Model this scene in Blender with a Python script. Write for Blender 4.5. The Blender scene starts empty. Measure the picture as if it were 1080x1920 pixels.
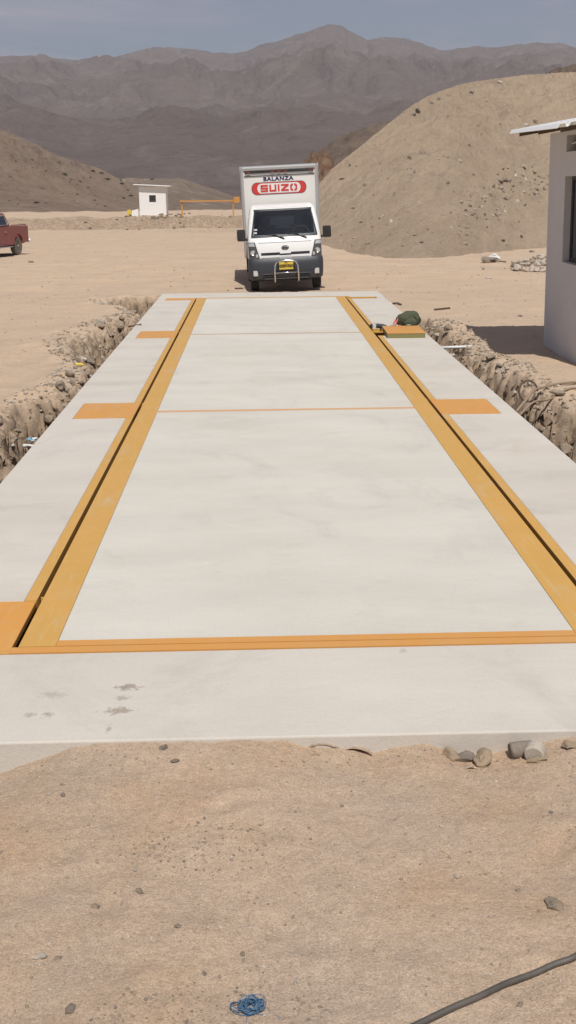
import bpy, bmesh, math, random
import numpy as np
from mathutils import Vector, Matrix, noise
random.seed(7); rs = np.random.RandomState(5)
S = bpy.context.scene; C = S.collection
R = math.radians; PI = math.pi
# ------------------------------------------------------------------ camera
F_PX, PITCH, YAW, ROLL = 2083.3, 0.28677, 0.02509, -0.01034
CX, CY, CZ = -0.2748, -5.1931, 2.2057
IW, IH = 1080, 1920
fw = Vector((math.sin(YAW)*math.cos(PITCH), math.cos(YAW)*math.cos(PITCH), -math.sin(PITCH)))
rt0 = Vector((math.cos(YAW), -math.sin(YAW), 0)); up0 = rt0.cross(fw)
rt = rt0*math.cos(ROLL)+up0*math.sin(ROLL); up = up0*math.cos(ROLL)-rt0*math.sin(ROLL)
cd = bpy.data.cameras.new("camera"); cam = bpy.data.objects.new("camera", cd); C.objects.link(cam)
cam.matrix_world = Matrix.Translation((CX, CY, CZ)) @ Matrix((rt, up, -fw)).transposed().to_4x4()
cd.sensor_fit = 'VERTICAL'; cd.sensor_height = 36; cd.lens = F_PX/IH*36
cd.clip_end = 9000; cd.clip_start = .05
S.camera = cam

def ray(px, py):
    return (fw*F_PX + rt*(px-IW/2) - up*(py-IH/2)).normalized()
def at(px, py, z=0.0):          # point of the place at height z seen at that spot of the photo
    d = ray(px, py); t = (z-CZ)/d.z
    return Vector((CX+d.x*t, CY+d.y*t, z))
def azel(px, py):
    d = ray(px, py); return math.atan2(d.x, d.y), math.atan2(d.z, math.hypot(d.x, d.y))

# ------------------------------------------------------------------ numpy noise
_perm = np.arange(512); rs.shuffle(_perm); _perm = np.concatenate([_perm, _perm, _perm])
_g = rs.rand(512)*2*PI
def pn(x, y):
    x = np.asarray(x, float); y = np.asarray(y, float)
    xi = np.floor(x).astype(int); yi = np.floor(y).astype(int)
    xf = x-xi; yf = y-yi; xi &= 511; yi &= 511
    def gr(ix, iy, dx, dy):
        a = _g[_perm[(_perm[ix & 511]+(iy & 511)) & 511]]
        return np.cos(a)*dx+np.sin(a)*dy
    u = xf*xf*xf*(xf*(xf*6-15)+10); v = yf*yf*yf*(yf*(yf*6-15)+10)
    a = gr(xi, yi, xf, yf); b = gr(xi+1, yi, xf-1, yf)
    c = gr(xi, yi+1, xf, yf-1); d = gr(xi+1, yi+1, xf-1, yf-1)
    return ((a*(1-u)+b*u)*(1-v)+(c*(1-u)+d*u)*v)*1.5
def fbm(x, y, o=4, l=2.03, g=.5):
    s = 0; a = 1; f = 1
    for i in range(o):
        s = s+a*pn(x*f+i*17.3, y*f-i*9.7); a *= g; f *= l
    return s
def ridged(x, y, o=5, g=.5):
    s = 0; a = 1; f = 1; w = 1
    for i in range(o):
        n = 1-np.abs(pn(x*f+i*31.7, y*f+i*11.1)); n = n*n*w; w = np.clip(n*1.6, 0, 1)
        s = s+a*n; a *= g; f *= 2.07
    return s
def sstep(a, b, x):
    t = np.clip((np.asarray(x, float)-a)/(b-a), 0, 1); return t*t*(3-2*t)

# ------------------------------------------------------------------ materials
def lin(c):
    return tuple(((v/255)/12.92 if v/255 <= .04045 else ((v/255+.055)/1.055)**2.4) for v in c)
class M:
    def __init__(s, name):
        s.m = bpy.data.materials.new(name); s.m.use_nodes = True
        s.n = s.m.node_tree.nodes; s.l = s.m.node_tree.links
        s.b = s.n['Principled BSDF']; s.tc = s.n.new('ShaderNodeTexCoord').outputs['Object']
    def mapv(s, scale=(1, 1, 1), rot=(0, 0, 0), loc=(0, 0, 0)):
        n0 = s.n.new('ShaderNodeMapping'); n0.inputs['Rotation'].default_value = rot; s.l.new(s.tc, n0.inputs['Vector'])
        n = s.n.new('ShaderNodeMapping'); n.inputs['Scale'].default_value = scale
        n.inputs['Location'].default_value = loc
        s.l.new(n0.outputs[0], n.inputs['Vector']); return n.outputs[0]
    def noise(s, sc, det=4, rough=.55, vec=None, dist=0):
        n = s.n.new('ShaderNodeTexNoise'); n.inputs['Scale'].default_value = sc
        n.inputs['Detail'].default_value = det; n.inputs['Roughness'].default_value = rough; n.inputs['Distortion'].default_value = dist
        s.l.new(vec or s.tc, n.inputs['Vector']); return n.outputs['Fac']
    def voro(s, sc, vec=None, feat='F1'):
        n = s.n.new('ShaderNodeTexVoronoi'); n.inputs['Scale'].default_value = sc; n.feature = feat
        s.l.new(vec or s.tc, n.inputs['Vector']); return n.outputs['Distance']
    def ramp(s, f, a, b, lo=0., hi=1.):
        n = s.n.new('ShaderNodeMapRange'); n.inputs[1].default_value = a; n.inputs[2].default_value = b
        n.inputs[3].default_value = lo; n.inputs[4].default_value = hi; s.l.new(f, n.inputs[0]); return n.outputs[0]
    def mix(s, f, a, b, mode='MIX'):
        n = s.n.new('ShaderNodeMix'); n.data_type = 'RGBA'; n.blend_type = mode
        for k, v in ((0, f), (6, a), (7, b)):
            if isinstance(v, (tuple, list)): n.inputs[k].default_value = tuple(v)+(1,)
            elif isinstance(v, (int, float)): n.inputs[k].default_value = v
            else: s.l.new(v, n.inputs[k])
        return n.outputs[2]
    def math(s, op, a, b=0.):
        n = s.n.new('ShaderNodeMath'); n.operation = op
        for k, v in ((0, a), (1, b)):
            if isinstance(v, (int, float)): n.inputs[k].default_value = v
            else: s.l.new(v, n.inputs[k])
        return n.outputs[0]
    def col(s, c):
        if isinstance(c, (tuple, list)): s.b.inputs['Base Color'].default_value = tuple(c)+(1,)
        else: s.l.new(c, s.b.inputs['Base Color'])
    def bump(s, h, dist=.01, st=1.):
        n = s.n.new('ShaderNodeBump'); n.inputs['Distance'].default_value = dist; n.inputs['Strength'].default_value = st
        s.l.new(h, n.inputs['Height']); 
        if s.b.inputs['Normal'].links: s.l.new(s.b.inputs['Normal'].links[0].from_socket, n.inputs['Normal'])
        s.l.new(n.outputs[0], s.b.inputs['Normal'])
    def pr(s, rough=.8, metal=0., spec=None):
        s.b.inputs['Roughness'].default_value = rough; s.b.inputs['Metallic'].default_value = metal
        if spec is not None: s.b.inputs['Specular IOR Level'].default_value = spec
        return s

def paint(name, c, rough=.4, metal=0., dirt=.15, dc=(.3, .24, .17), sc=3., bump=0., spec=None, wear=False):
    m = M(name); m.pr(rough, metal, spec)
    f = m.ramp(m.noise(sc, 6, .65), .42, .75, 0, dirt)
    g = m.ramp(m.noise(sc*9, 3), .3, .7, 0., dirt*.35)
    cc = m.mix(g, m.mix(f, c, dc), tuple(v*.75 for v in c))
    if wear:       # wheel scuffs along the steel, blown dust, rust at chips
        cc = m.mix(m.ramp(m.noise(26, 5, .75, vec=m.mapv((1, .09, 1))), .54, .72, 0, .45), cc, (.60, .47, .28))
        cc = m.mix(m.ramp(m.noise(3.1, 7, .75, vec=m.mapv((1, .5, 1), loc=(3, 3, 3))), .54, .74, 0, .55), cc, (.52, .41, .29))
        cc = m.mix(m.ramp(m.noise(34, 4, .8, vec=m.mapv(loc=(8, 1, 2))), .67, .70, 0, .7), cc, (.16, .085, .04))
    m.col(cc)
    if bump: m.bump(m.noise(sc*12, 4), bump)
    return m.m
MT = {}
def sand(name, c1, c2, c3, k=1., bmp=1., speck=True, fore=None):
    m = M(name); m.pr(.95, 0, .15)
    a = m.ramp(m.noise(.35*k, 5, .6), .38, .62); b = m.ramp(m.noise(1.3*k, 4, .55), .35, .75)
    c = m.mix(b, m.mix(a, c1, c2), c3)
    if fore:
        at_ = m.n.new('ShaderNodeAttribute'); at_.attribute_name = 'dug'
        sx = m.n.new('ShaderNodeSeparateXYZ'); m.l.new(m.tc, sx.inputs[0])
        yy = m.math('ADD', sx.outputs[1], m.ramp(m.noise(.5, 5, .6), .3, .7, -2.5, 2.5))
        cf = m.mix(b, m.mix(m.ramp(m.noise(1.1, 5, .6, vec=m.mapv(loc=(7, 1, 0))), .46, .60), fore[0], fore[1]), fore[2])
        c = m.mix(m.ramp(yy, -.5, 6., 1., 0.), c, cf)
        c = m.mix(m.ramp(m.noise(.8, 6, .65, vec=m.mapv((.5, 1, 1), loc=(2, 8, 0))), .5, .68, 0, .55), c, tuple(v*.86 for v in c1))
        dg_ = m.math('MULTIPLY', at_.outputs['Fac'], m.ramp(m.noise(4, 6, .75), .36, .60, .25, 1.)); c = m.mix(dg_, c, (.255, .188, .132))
        c = m.mix(m.math('MULTIPLY', at_.outputs['Fac'], m.ramp(m.noise(9, 5, .75, vec=m.mapv(loc=(4, 4, 4))), .55, .66, 0., .8)), c, (.12, .085, .06))  # shade of crevices painted as dark patches into the dug soil
    c = m.mul(c, m.ramp(m.noise(150*k, 2, .6), .32, .68, .80, 1.20)); s1 = m.ramp(m.noise(30*k, 3, .7), .35, .68, .90, 1.09)
    c = m.mix(1., c, m.comb(s1) if False else s1, 'MULTIPLY') if False else m.mul(c, s1)
    if speck:
        d = m.ramp(m.voro(55*k), .0, .22, 1., 0.)
        d2 = m.math('MULTIPLY', d, m.ramp(m.noise(14*k, 2), .5, .62))
        c = m.mix(m.math('MULTIPLY', d2, .45), c, tuple(v*.42 for v in c1))
        e = m.ramp(m.voro(41*k, m.mapv(loc=(3, 5, 1))), .0, .16, 1., 0.)
        e2 = m.math('MULTIPLY', e, m.ramp(m.noise(11*k, 2, vec=m.mapv(loc=(9, 2, 0))), .55, .68))
        c = m.mix(m.math('MULTIPLY', e2, .5), c, tuple(min(1, v*1.5) for v in c1))
    m.col(c)
    m.bump(m.noise(3.*k, 5, .6), .014*bmp/k); m.bump(m.noise(52*k, 5, .8), .011*bmp/k)
    return m.m
def _mul(s, c, f):
    n = s.n.new('ShaderNodeVectorMath'); n.operation = 'SCALE'; s.l.new(c, n.inputs[0]); s.l.new(f, n.inputs[3]); return n.outputs[0]
M.mul = _mul
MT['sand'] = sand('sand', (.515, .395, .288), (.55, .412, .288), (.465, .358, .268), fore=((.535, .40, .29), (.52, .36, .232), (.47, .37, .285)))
def _mound():
    m = M('mound_earth'); m.pr(.95, 0, .15)
    v = m.mapv((.20, .6, 1.5), (0, R(40), 0))
    c = m.mix(m.ramp(m.noise(.5, 8, .72, vec=v, dist=.8), .44, .58), (.475, .368, .268), (.53, .41, .30))
    c = m.mix(m.ramp(m.noise(1.3, 7, .7, vec=v, dist=.5), .52, .7, 0, .7), c, (.35, .262, .192))
    c = m.mix(m.ramp(m.noise(.16, 5, .6), .5, .66, 0, .6), c, (.44, .33, .235))
    c = m.mix(m.ramp(m.noise(3.2, 6, .75), .56, .72, 0, .5), c, (.32, .25, .18))
    d = m.math('MULTIPLY', m.ramp(m.voro(3.4), 0, .16, 1, 0), m.ramp(m.noise(.6, 4), .5, .6)); c = m.mix(m.math('MULTIPLY', d, .7), c, (.13, .10, .075))
    d = m.math('MULTIPLY', m.ramp(m.voro(2.6, m.mapv(loc=(3, 1, 7))), 0, .13, 1, 0), m.ramp(m.noise(.5, 4, vec=m.mapv(loc=(5, 1, 7))), .52, .62)); c = m.mix(m.math('MULTIPLY', d, .6), c, (.55, .47, .36))
    m.col(c); m.bump(m.noise(1.2, 9, .74, vec=m.mapv((.35, .8, 1.2), (0, R(40), 0))), .34); m.bump(m.noise(7, 7, .78), .10)
    return m.m
MT['mound'] = _mound()
MT['clod'] = sand('sand_clod', (.40, .305, .21), (.42, .32, .215), (.34, .265, .19), 2., .6, False)
MT['rock'] = sand('rock_earth', (.30, .24, .18), (.36, .28, .20), (.22, .18, .14), 3., .5, False)
MT['rock_pale'] = sand('rock_pale', (.50, .45, .38), (.44, .38, .31), (.38, .33, .28), 3., .5, False)
MT['rock_grey'] = sand('rock_grey', (.23, .195, .16), (.29, .24, .2), (.18, .15, .125), 3., .5, False)

def hillmat(name, c1, c2, c3, k, bmp, streak=(.3, .27, .25), sf=.3):
    m = M(name); m.pr(.95, 0, .1)
    c = m.mix(m.ramp(m.noise(k, 8, .62, dist=.5), .4, .62), c1, c2)
    c = m.mix(m.ramp(m.noise(k*5, 6, .7), .5, .72, 0, .8), c, c3)
    for an, lc in ((38, 0), (-34, 50)):
        v = m.mapv((.28, .5, 1.6), (0, R(an), 0), (lc, 0, lc))
        st = m.ramp(m.noise(k*2.6, 8, .7, vec=v, dist=.9), .56, .66, 0, sf); c = m.mix(st, c, streak)
        st = m.ramp(m.noise(k*2.1, 7, .7, vec=m.mapv((.28, .5, 1.6), (0, R(an+8), 0), (lc+9, 3, lc)), dist=.9), .57, .68, 0, sf*.8); c = m.mix(st, c, c3)
    m.col(c)
    m.bump(m.noise(k*3, 9, .68), bmp); m.bump(m.noise(k*22, 6, .7), bmp*.16)
    return m.m
MT['mountain'] = hillmat('mountain_rock', (.158, .124, .108), (.184, .143, .122), (.120, .096, .087), .006, 17., (.25, .205, .18), .6)
MT['hill_tan'] = hillmat('hill_tan', (.255, .188, .142), (.30, .225, .168), (.175, .128, .10), .06, 2.2, (.36, .3, .23))
MT['hill_brown'] = hillmat('hill_brown', (.195, .15, .115), (.235, .18, .135), (.14, .11, .088), .05, 2., (.36, .3, .23), .5)
MT['hill_dark'] = hillmat('hill_dark', (.16, .118, .09), (.2, .15, .115), (.10, .078, .065), .08, 1.4, (.3, .22, .16))
MT['outcrop'] = hillmat('outcrop_rock', (.27, .15, .09), (.36, .25, .17), (.11, .065, .045), .9, .6, (.45, .36, .27), .6)

def concrete(name, c1, c2, spots=(), streak=.5, joint=None):
    m = M(name); m.pr(.85, 0, .3)
    a = m.ramp(m.noise(.55, 6, .6), .35, .65); c = m.mix(a, c1, c2)
    s = m.ramp(m.noise(2.2, 6, .6, vec=m.mapv((.5, 1.5, 1))), .3, .75, .965, 1.03); c = m.mul(c, s)
    s = m.ramp(m.noise(1.1, 5, .7, vec=m.mapv((1, .8, 1), loc=(4, 7, 0)), dist=1.6), .52, .70, 1., .90); c = m.mul(c, s)
    s = m.ramp(m.noise(60, 3, .7), .3, .7, .96, 1.03); c = m.mul(c, s)
    f = m.ramp(m.noise(.9, 7, .75, vec=m.mapv(loc=(11, 3, 0))), .56, .78, 0, .45); c = m.mix(f, c, (.5, .41, .31))
    # trowel arcs, hairline cracks, dusty scuffs
    ar = m.n.new('ShaderNodeTexWave'); ar.wave_type = 'RINGS'; ar.inputs['Scale'].default_value = .35; ar.inputs['Distortion'].default_value = 9; ar.inputs['Detail'].default_value = 5; ar.inputs['Detail Scale'].default_value = 1.2
    m.l.new(m.mapv(loc=(3, -6, 0)), ar.inputs[0]); c = m.mul(c, m.ramp(ar.outputs['Fac'], 0, 1, .975, 1.012))
    c = m.mix(m.ramp(m.noise(3.5, 8, .8, vec=m.mapv((.5, 1.6, 1), loc=(1, 2, 0))), .60, .78, 0, .35), c, (.36, .32, .27))
    for (x, y, rx, ry, st) in spots:
        mp = m.n.new('ShaderNodeMapping'); mp.vector_type = 'TEXTURE'; mp.inputs['Location'].default_value = (x, y, 0)
        mp.inputs['Scale'].default_value = (rx, ry, 1); m.l.new(m.tc, mp.inputs[0])
        ln = m.n.new('ShaderNodeVectorMath'); ln.operation = 'LENGTH'; m.l.new(mp.outputs[0], ln.inputs[0])
        d = m.math('ADD', ln.outputs['Value'], m.ramp(m.noise(30, 4, .7), .3, .7, -.7, .7))
        c = m.mix(m.ramp(d, .5, 1.1, st, 0), c, (.30, .25, .2))
    m.col(c); m.bump(m.noise(5, 6, .6, vec=m.mapv((.8, 1.4, 1))), .005); m.bump(m.noise(120, 3), .0012)
    return m.m
MT['deck'] = concrete('deck_concrete', (.55, .52, .46), (.59, .565, .505))
_sp = []
for px, py, w, h, s in ((240, 1288, 22, 4, .8), (230, 1309, 14, 3, .6), (220, 1333, 24, 4, .8), (58, 1340, 11, 3, .6), (90, 1340, 9, 4, .8),
                        (97, 1303, 24, 4, .4), (204, 1368, 5, 4, .6), (756, 1220, 8, 3, .4), (720, 810, 6, 2, .4), (930, 817, 3, 1.5, .7), (235, 1288, 6, 4, .9)):
    p = at(px, py); _sp.append((p.x, p.y, w*.0026, h*.0085, s))
MT['slab'] = concrete('slab_concrete', (.53, .49, .435), (.57, .53, .475), _sp)
MT['ochre'] = paint('ochre_steel_paint', (.60, .285, .07), .5, 0, .3, (.52, .38, .20), 1.2)
MT['ochre_side'] = paint('ochre_steel_beam', (.59, .335, .085), .5, 0, .45, (.50, .30, .065), 1.6, wear=True)
MT['ochre_pit'] = paint('ochre_pit_paint', (.52, .31, .05), .55, 0, .3, (.3, .24, .1), 3)
MT['orange'] = paint('orange_plate_paint', (.63, .295, .06), .42, 0, .25, (.62, .38, .14), 1.5, wear=True)
MT['olive'] = paint('lid_side_paint', (.22, .19, .07), .6)
MT['pink'] = paint('joint_sealer', (.60, .33, .16), .7, 0, .4, (.6, .42, .26), 4)
MT['joint_grey'] = paint('joint_grey', (.44, .32, .20), .7, 0, .4, (.5, .4, .28), 4)
MT['dark'] = paint('dark_steel', (.03, .02, .012), .7)
MT['white'] = paint('white_truck_paint', (.76, .76, .75), .28, 0, .06, (.6, .53, .43), 2.5)
MT['boxwhite'] = paint('white_box_panel', (.68, .67, .64), .45, 0, .08, (.5, .45, .38), 2)
MT['alu'] = paint('aluminium_trim', (.46, .46, .46), .45, .5, .15, (.4, .37, .33), 4)
MT['plastic'] = paint('grey_plastic', (.035, .039, .048), .5, 0, .25, (.10, .09, .08), 3)
MT['black'] = paint('black_plastic', (.018, .018, .02), .45, 0, .2, (.1, .09, .07), 3)
MT['rubber'] = paint('tyre_rubber', (.03, .029, .028), .85, 0, .5, (.17, .14, .11), 5, .003)
MT['tyre_dusty'] = paint('dusty_tyre', (.14, .125, .105), .9, 0, .5, (.26, .22, .17), 5, .003)
MT['rim'] = paint('steel_rim', (.35, .35, .34), .45, .5, .4, (.2, .17, .13), 5)
MT['chrome'] = paint('chrome', (.72, .72, .72), .22, 1., .1)
MT['lens'] = paint('lamp_lens', (.62, .62, .6), .12, .35, .1)
MT['lamp_dark'] = paint('lamp_housing', (.10, .10, .105), .2, .3, .1)
MT['amber'] = paint('marker_lens', (.16, .03, .02), .3)
MT['trimgrey'] = paint('cab_trim', (.13, .14, .155), .8)
MT['rearpane'] = paint('rear_pane', (.62, .66, .7), .3)
MT['navy'] = paint('navy_ink', (.012, .014, .07), .5, 0, .02)
MT['red'] = paint('red_ink', (.52, .035, .03), .5, 0, .05)
MT['pinkfill'] = paint('pale_red_ink', (.72, .42, .38), .5, 0, .05)
MT['yellow'] = paint('plate_yellow', (.68, .50, .07), .5, 0, .1)
MT['maroon'] = paint('maroon_paint', (.25, .075, .075), .42, 0, .45, (.26, .13, .11), 2)
MT['wall'] = paint('painted_wall', (.58, .555, .545), .8, 0, .35, (.44, .40, .38), 1.3, .002)
MT['hutwall'] = paint('hut_white_wall', (.80, .80, .79), .8, 0, .1, (.6, .55, .5), 1.)
MT['roofsheet'] = paint('roof_sheet', (.88, .88, .87), .45, .0, .05, (.5, .48, .45), 1.5)
MT['inside'] = paint('dark_interior', (.06, .055, .05), .9)
MT['canvas'] = paint('green_canvas', (.065, .075, .04), .9, 0, .4, (.12, .12, .08), 6, .004)
MT['strap'] = paint('coral_strap', (.55, .14, .10), .6)
MT['cable'] = paint('cable_rubber', (.07, .062, .055), .6, 0, .5, (.2, .17, .14), 6)
MT['blue'] = paint('blue_twine', (.06, .14, .25), .5, 0, .6, (.16, .22, .28), 25)
MT['bluebag'] = paint('blue_plastic', (.2, .45, .62), .4)
MT['whitebag'] = paint('white_plastic', (.7, .7, .68), .5, 0, .3)
MT['wood'] = paint('dry_wood', (.30, .22, .15), .9, 0, .4, (.15, .1, .07), 8, .003)
MT['darkwood'] = paint('dark_stick', (.10, .07, .045), .9, 0, .4, (.2, .15, .1), 8)
MT['shrub'] = paint('shrub_leaf', (.062, .055, .035), .9, 0, .4, (.12, .1, .06), 8)
MT['barrier'] = paint('barrier_paint', (.58, .27, .07), .5, 0, .3, (.5, .35, .2), 3)
g = M('windscreen_glass'); g.pr(.04, 0, .5); g.col((.012, .018, .028)); MT['glass'] = g.m
w_ = bpy.data.materials.new('clear_windscreen'); w_.use_nodes = True; nn = w_.node_tree.nodes; nn.clear(); ll = w_.node_tree.links
o_ = nn.new('ShaderNodeOutputMaterial'); t_ = nn.new('ShaderNodeBsdfTransparent'); t_.inputs[0].default_value = (.74, .79, .82, 1); gl_ = nn.new('ShaderNodeBsdfGlossy'); gl_.inputs['Roughness'].default_value = .03
fr_n = nn.new('ShaderNodeFresnel'); fr_n.inputs[0].default_value = 1.5; mx_ = nn.new('ShaderNodeMixShader'); ll.new(fr_n.outputs[0], mx_.inputs[0]); ll.new(t_.outputs[0], mx_.inputs[1]); ll.new(gl_.outputs[0], mx_.inputs[2]); ll.new(mx_.outputs[0], o_.inputs[0]); MT['wind'] = w_
g.b.inputs['Coat Weight'].default_value = .3

# ------------------------------------------------------------------ mesh helpers
def link(name, me, mat=None, parent=None, smooth=False):
    o = bpy.data.objects.new(name, me); C.objects.link(o)
    if mat:
        for k in (mat if isinstance(mat, (list, tuple)) else [mat]): me.materials.append(MT[k] if isinstance(k, str) else k)
    if parent: o.parent = parent
    if smooth: me.polygons.foreach_set('use_smooth', [True]*len(me.polygons))
    return o
def obj(name, bm, mat=None, parent=None, smooth=False, auto=None):
    me = bpy.data.meshes.new(name); bmesh.ops.recalc_face_normals(bm, faces=bm.faces); bm.to_mesh(me); bm.free()
    o = link(name, me, mat, parent, smooth or auto is not None)
    if auto is not None: me.set_sharp_from_angle(angle=R(auto))
    return o
def empty(name, loc=(0, 0, 0), rz=0, rot=None):
    o = bpy.data.objects.new(name, None); C.objects.link(o); o.location = loc
    o.rotation_euler = rot or (0, 0, rz); o.empty_display_size = .2; return o
def tag(o, label=None, cat=None, group=None, kind=None):
    if label: o['label'] = label
    if cat: o['category'] = cat
    if group: o['group'] = group
    if kind: o['kind'] = kind
    return o
def BM(): return bmesh.new()
def box(bm, x0, x1, y0, y1, z0, z1, bev=0., mi=0, rz=0., piv=None):
    vs = [bm.verts.new((x, y, z)) for z in (z0, z1) for y in (y0, y1) for x in (x0, x1)]
    fs = [bm.faces.new([vs[i] for i in q]) for q in ((0, 2, 3, 1), (4, 5, 7, 6), (0, 1, 5, 4), (2, 6, 7, 3), (0, 4, 6, 2), (1, 3, 7, 5))]
    for f in fs: f.material_index = mi
    if rz:
        bmesh.ops.rotate(bm, verts=vs, cent=piv or ((x0+x1)/2, (y0+y1)/2, 0), matrix=Matrix.Rotation(rz, 3, 'Z'))
    if bev:
        es = list({e for f in fs for e in f.edges}); r = bmesh.ops.bevel(bm, geom=es, offset=bev, segments=2, affect='EDGES', profile=.7)
        for f in r['faces']: f.material_index = mi
    return bm
def tube(bm, pts, r, n=8, cap=True, mi=0):
    pts = [Vector(p) for p in pts]; rings = []
    ref = Vector((0, 0, 1))
    for i, p in enumerate(pts):
        t = (pts[min(i+1, len(pts)-1)]-pts[max(i-1, 0)]).normalized()
        if abs(t.dot(ref)) > .95: ref = Vector((1, 0, 0)) if abs(t.x) < .9 else Vector((0, 1, 0))
        a = t.cross(ref).normalized(); b = a.cross(t)
        rr = r[i] if isinstance(r, (list, tuple)) else r
        rings.append([bm.verts.new(p+(a*math.cos(2*PI*k/n)+b*math.sin(2*PI*k/n))*rr) for k in range(n)])
    for i in range(len(rings)-1):
        for k in range(n):
            f = bm.faces.new((rings[i][k], rings[i][(k+1) % n], rings[i+1][(k+1) % n], rings[i+1][k])); f.smooth = True; f.material_index = mi
    if cap:
        for q in (rings[0][::-1], rings[-1]):
            f = bm.faces.new(q); f.material_index = mi
    return bm
def lathe(bm, prof, n=28, axis='X', c=(0, 0, 0), mi=0):
    """prof = [(along, radius)]"""
    rings = []
    for a, r in prof:
        ring = []
        for k in range(n):
            u, v = r*math.cos(2*PI*k/n), r*math.sin(2*PI*k/n)
            p = {'X': (a, u, v), 'Y': (u, a, v), 'Z': (u, v, a)}[axis]
            ring.append(bm.verts.new((p[0]+c[0], p[1]+c[1], p[2]+c[2])))
        rings.append(ring)
    for i in range(len(rings)-1):
        for k in range(n):
            f = bm.faces.new((rings[i][k], rings[i][(k+1) % n], rings[i+1][(k+1) % n], rings[i+1][k])); f.material_index = mi
    for q in (rings[0][::-1], rings[-1]):
        f = bm.faces.new(q); f.material_index = mi
    return bm
def prism(bm, poly, a0, a1, axis='X', mi=0):
    """poly in the plane across axis: X -> (y,z), Y -> (x,z), Z -> (x,y)"""
    def P(a, p): return {'X': (a, p[0], p[1]), 'Y': (p[0], a, p[1]), 'Z': (p[0], p[1], a)}[axis]
    A = [bm.verts.new(P(a0, p)) for p in poly]; B = [bm.verts.new(P(a1, p)) for p in poly]
    n = len(poly); fs = [bm.faces.new(A), bm.faces.new(B[::-1])]
    for i in range(n): fs.append(bm.faces.new((A[i], B[i], B[(i+1) % n], A[(i+1) % n])))
    for f in fs: f.material_index = mi
    return bm
def cells(bm, us, vs, solid, a0, a1, P):
    """plate with holes: grid cells between a0 and a1; P(u,v,a)->xyz"""
    vm = {}
    def V(i, j, a):
        k = (i, j, a)
        if k not in vm: vm[k] = bm.verts.new(P(us[i], vs[j], a0 if a == 0 else a1))
        return vm[k]
    nu, nv = len(us)-1, len(vs)-1
    ok = lambda i, j: 0 <= i < nu and 0 <= j < nv and solid((us[i]+us[i+1])/2, (vs[j]+vs[j+1])/2)
    for i in range(nu):
        for j in range(nv):
            if not ok(i, j): continue
            for a in (0, 1): bm.faces.new((V(i, j, a), V(i+1, j, a), V(i+1, j+1, a), V(i, j+1, a)))
            for di, dj, e in ((-1, 0, ((0, 0), (0, 1))), (1, 0, ((1, 0), (1, 1))), (0, -1, ((0, 0), (1, 0))), (0, 1, ((0, 1), (1, 1)))):
                if not ok(i+di, j+dj):
                    (p, q) = e; bm.faces.new((V(i+p[0], j+p[1], 0), V(i+q[0], j+q[1], 0), V(i+q[0], j+q[1], 1), V(i+p[0], j+p[1], 1)))
    return bm
def grid_mesh(name, X, Y, Z, mat, smooth=True):
    ny, nx = X.shape; co = np.stack([X, Y, Z], -1).reshape(-1, 3)
    i = np.arange(ny*nx).reshape(ny, nx)
    q = np.stack([i[:-1, :-1], i[:-1, 1:], i[1:, 1:], i[1:, :-1]], -1).reshape(-1, 4)
    me = bpy.data.meshes.new(name); me.vertices.add(len(co)); me.vertices.foreach_set('co', co.ravel())
    me.loops.add(q.size); me.polygons.add(len(q)); me.loops.foreach_set('vertex_index', q.ravel())
    me.polygons.foreach_set('loop_start', np.arange(len(q))*4); me.update(calc_edges=True); me.validate()
    return link(name, me, mat, None, smooth)
def text_mesh(s, size, bold=0., sx=1., ext=.0, res=3, sp=1.):
    cu = bpy.data.curves.new('t', 'FONT'); cu.body = s; cu.size = size; cu.offset = bold; cu.extrude = ext
    cu.align_x = 'CENTER'; cu.resolution_u = res; cu.space_character = sp
    o = bpy.data.objects.new('t', cu); C.objects.link(o)
    me = bpy.data.meshes.new_from_object(o.evaluated_get(bpy.context.evaluated_depsgraph_get()))
    bpy.data.objects.remove(o); bm = BM(); bm.from_mesh(me); bpy.data.meshes.remove(me)
    bmesh.ops.transform(bm, matrix=Matrix(((sx, 0, 0, 0), (0, 0, -1, 0), (0, 1, 0, 0), (0, 0, 0, 1))), verts=bm.verts)
    return bm

# ------------------------------------------------------------------ ground
RL = sorted([(19.6, -2.3), (18.8, -2.6), (18.2, -3.5), (17.3, -3.45), (16.3, -2.8), (15.2, -2.45), (14.3, -2.85), (12.4, -3.2), (11.4, -3.3), (10.1, -2.85),
             (8.9, -2.55), (7.4, -2.6), (6.4, -2.85), (5.2, -3.15), (3.5, -3.1), (0, -2.8), (-1.2, -2.5), (-2, -2.2)])
RR = sorted([(14.3, 2.2), (13.7, 2.6), (12.4, 2.78), (11, 2.75), (9.6, 2.72), (8.4, 2.82), (7.1, 2.8), (6.2, 2.85), (5.4, 3.3), (4, 3.3), (1, 3), (-2, 2.2)])
SY0, SY1, SX = -1.02, 18.85, 2.3
EDGE = [(0, -.14), (130, -.03), (200, .0), (330, .0), (400, -.03), (450, .005), (510, .0), (570, -.05), (650, -.065), (700, -.085), (740, -.055), (800, -.045), (850, -.10), (930, -.11), (985, -.07), (1080, -.03)]
EX = [at(px, 1392-px*.016).x for px, z in EDGE]; EZ = [z for px, z in EDGE]
FOOT = [(-.95, -1.75, 1.2, .27), (-.78, -2.1, 1.4, .27), (-1.15, -2.35, 1.0, .26), (-.62, -2.6, 1.3, .27), (.05, -1.65, 1.8, .27), (.22, -2.0, 1.7, .26), (.75, -1.8, .9, .27), (.95, -2.15, 1.1, .25), (-.2, -2.25, 2.2, .26), (.5, -2.5, .7, .26), (1.15, -1.6, 1.9, .26), (-1.35, -1.6, 1.5, .26), (-.4, -1.5, .4, .25)]
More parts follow.
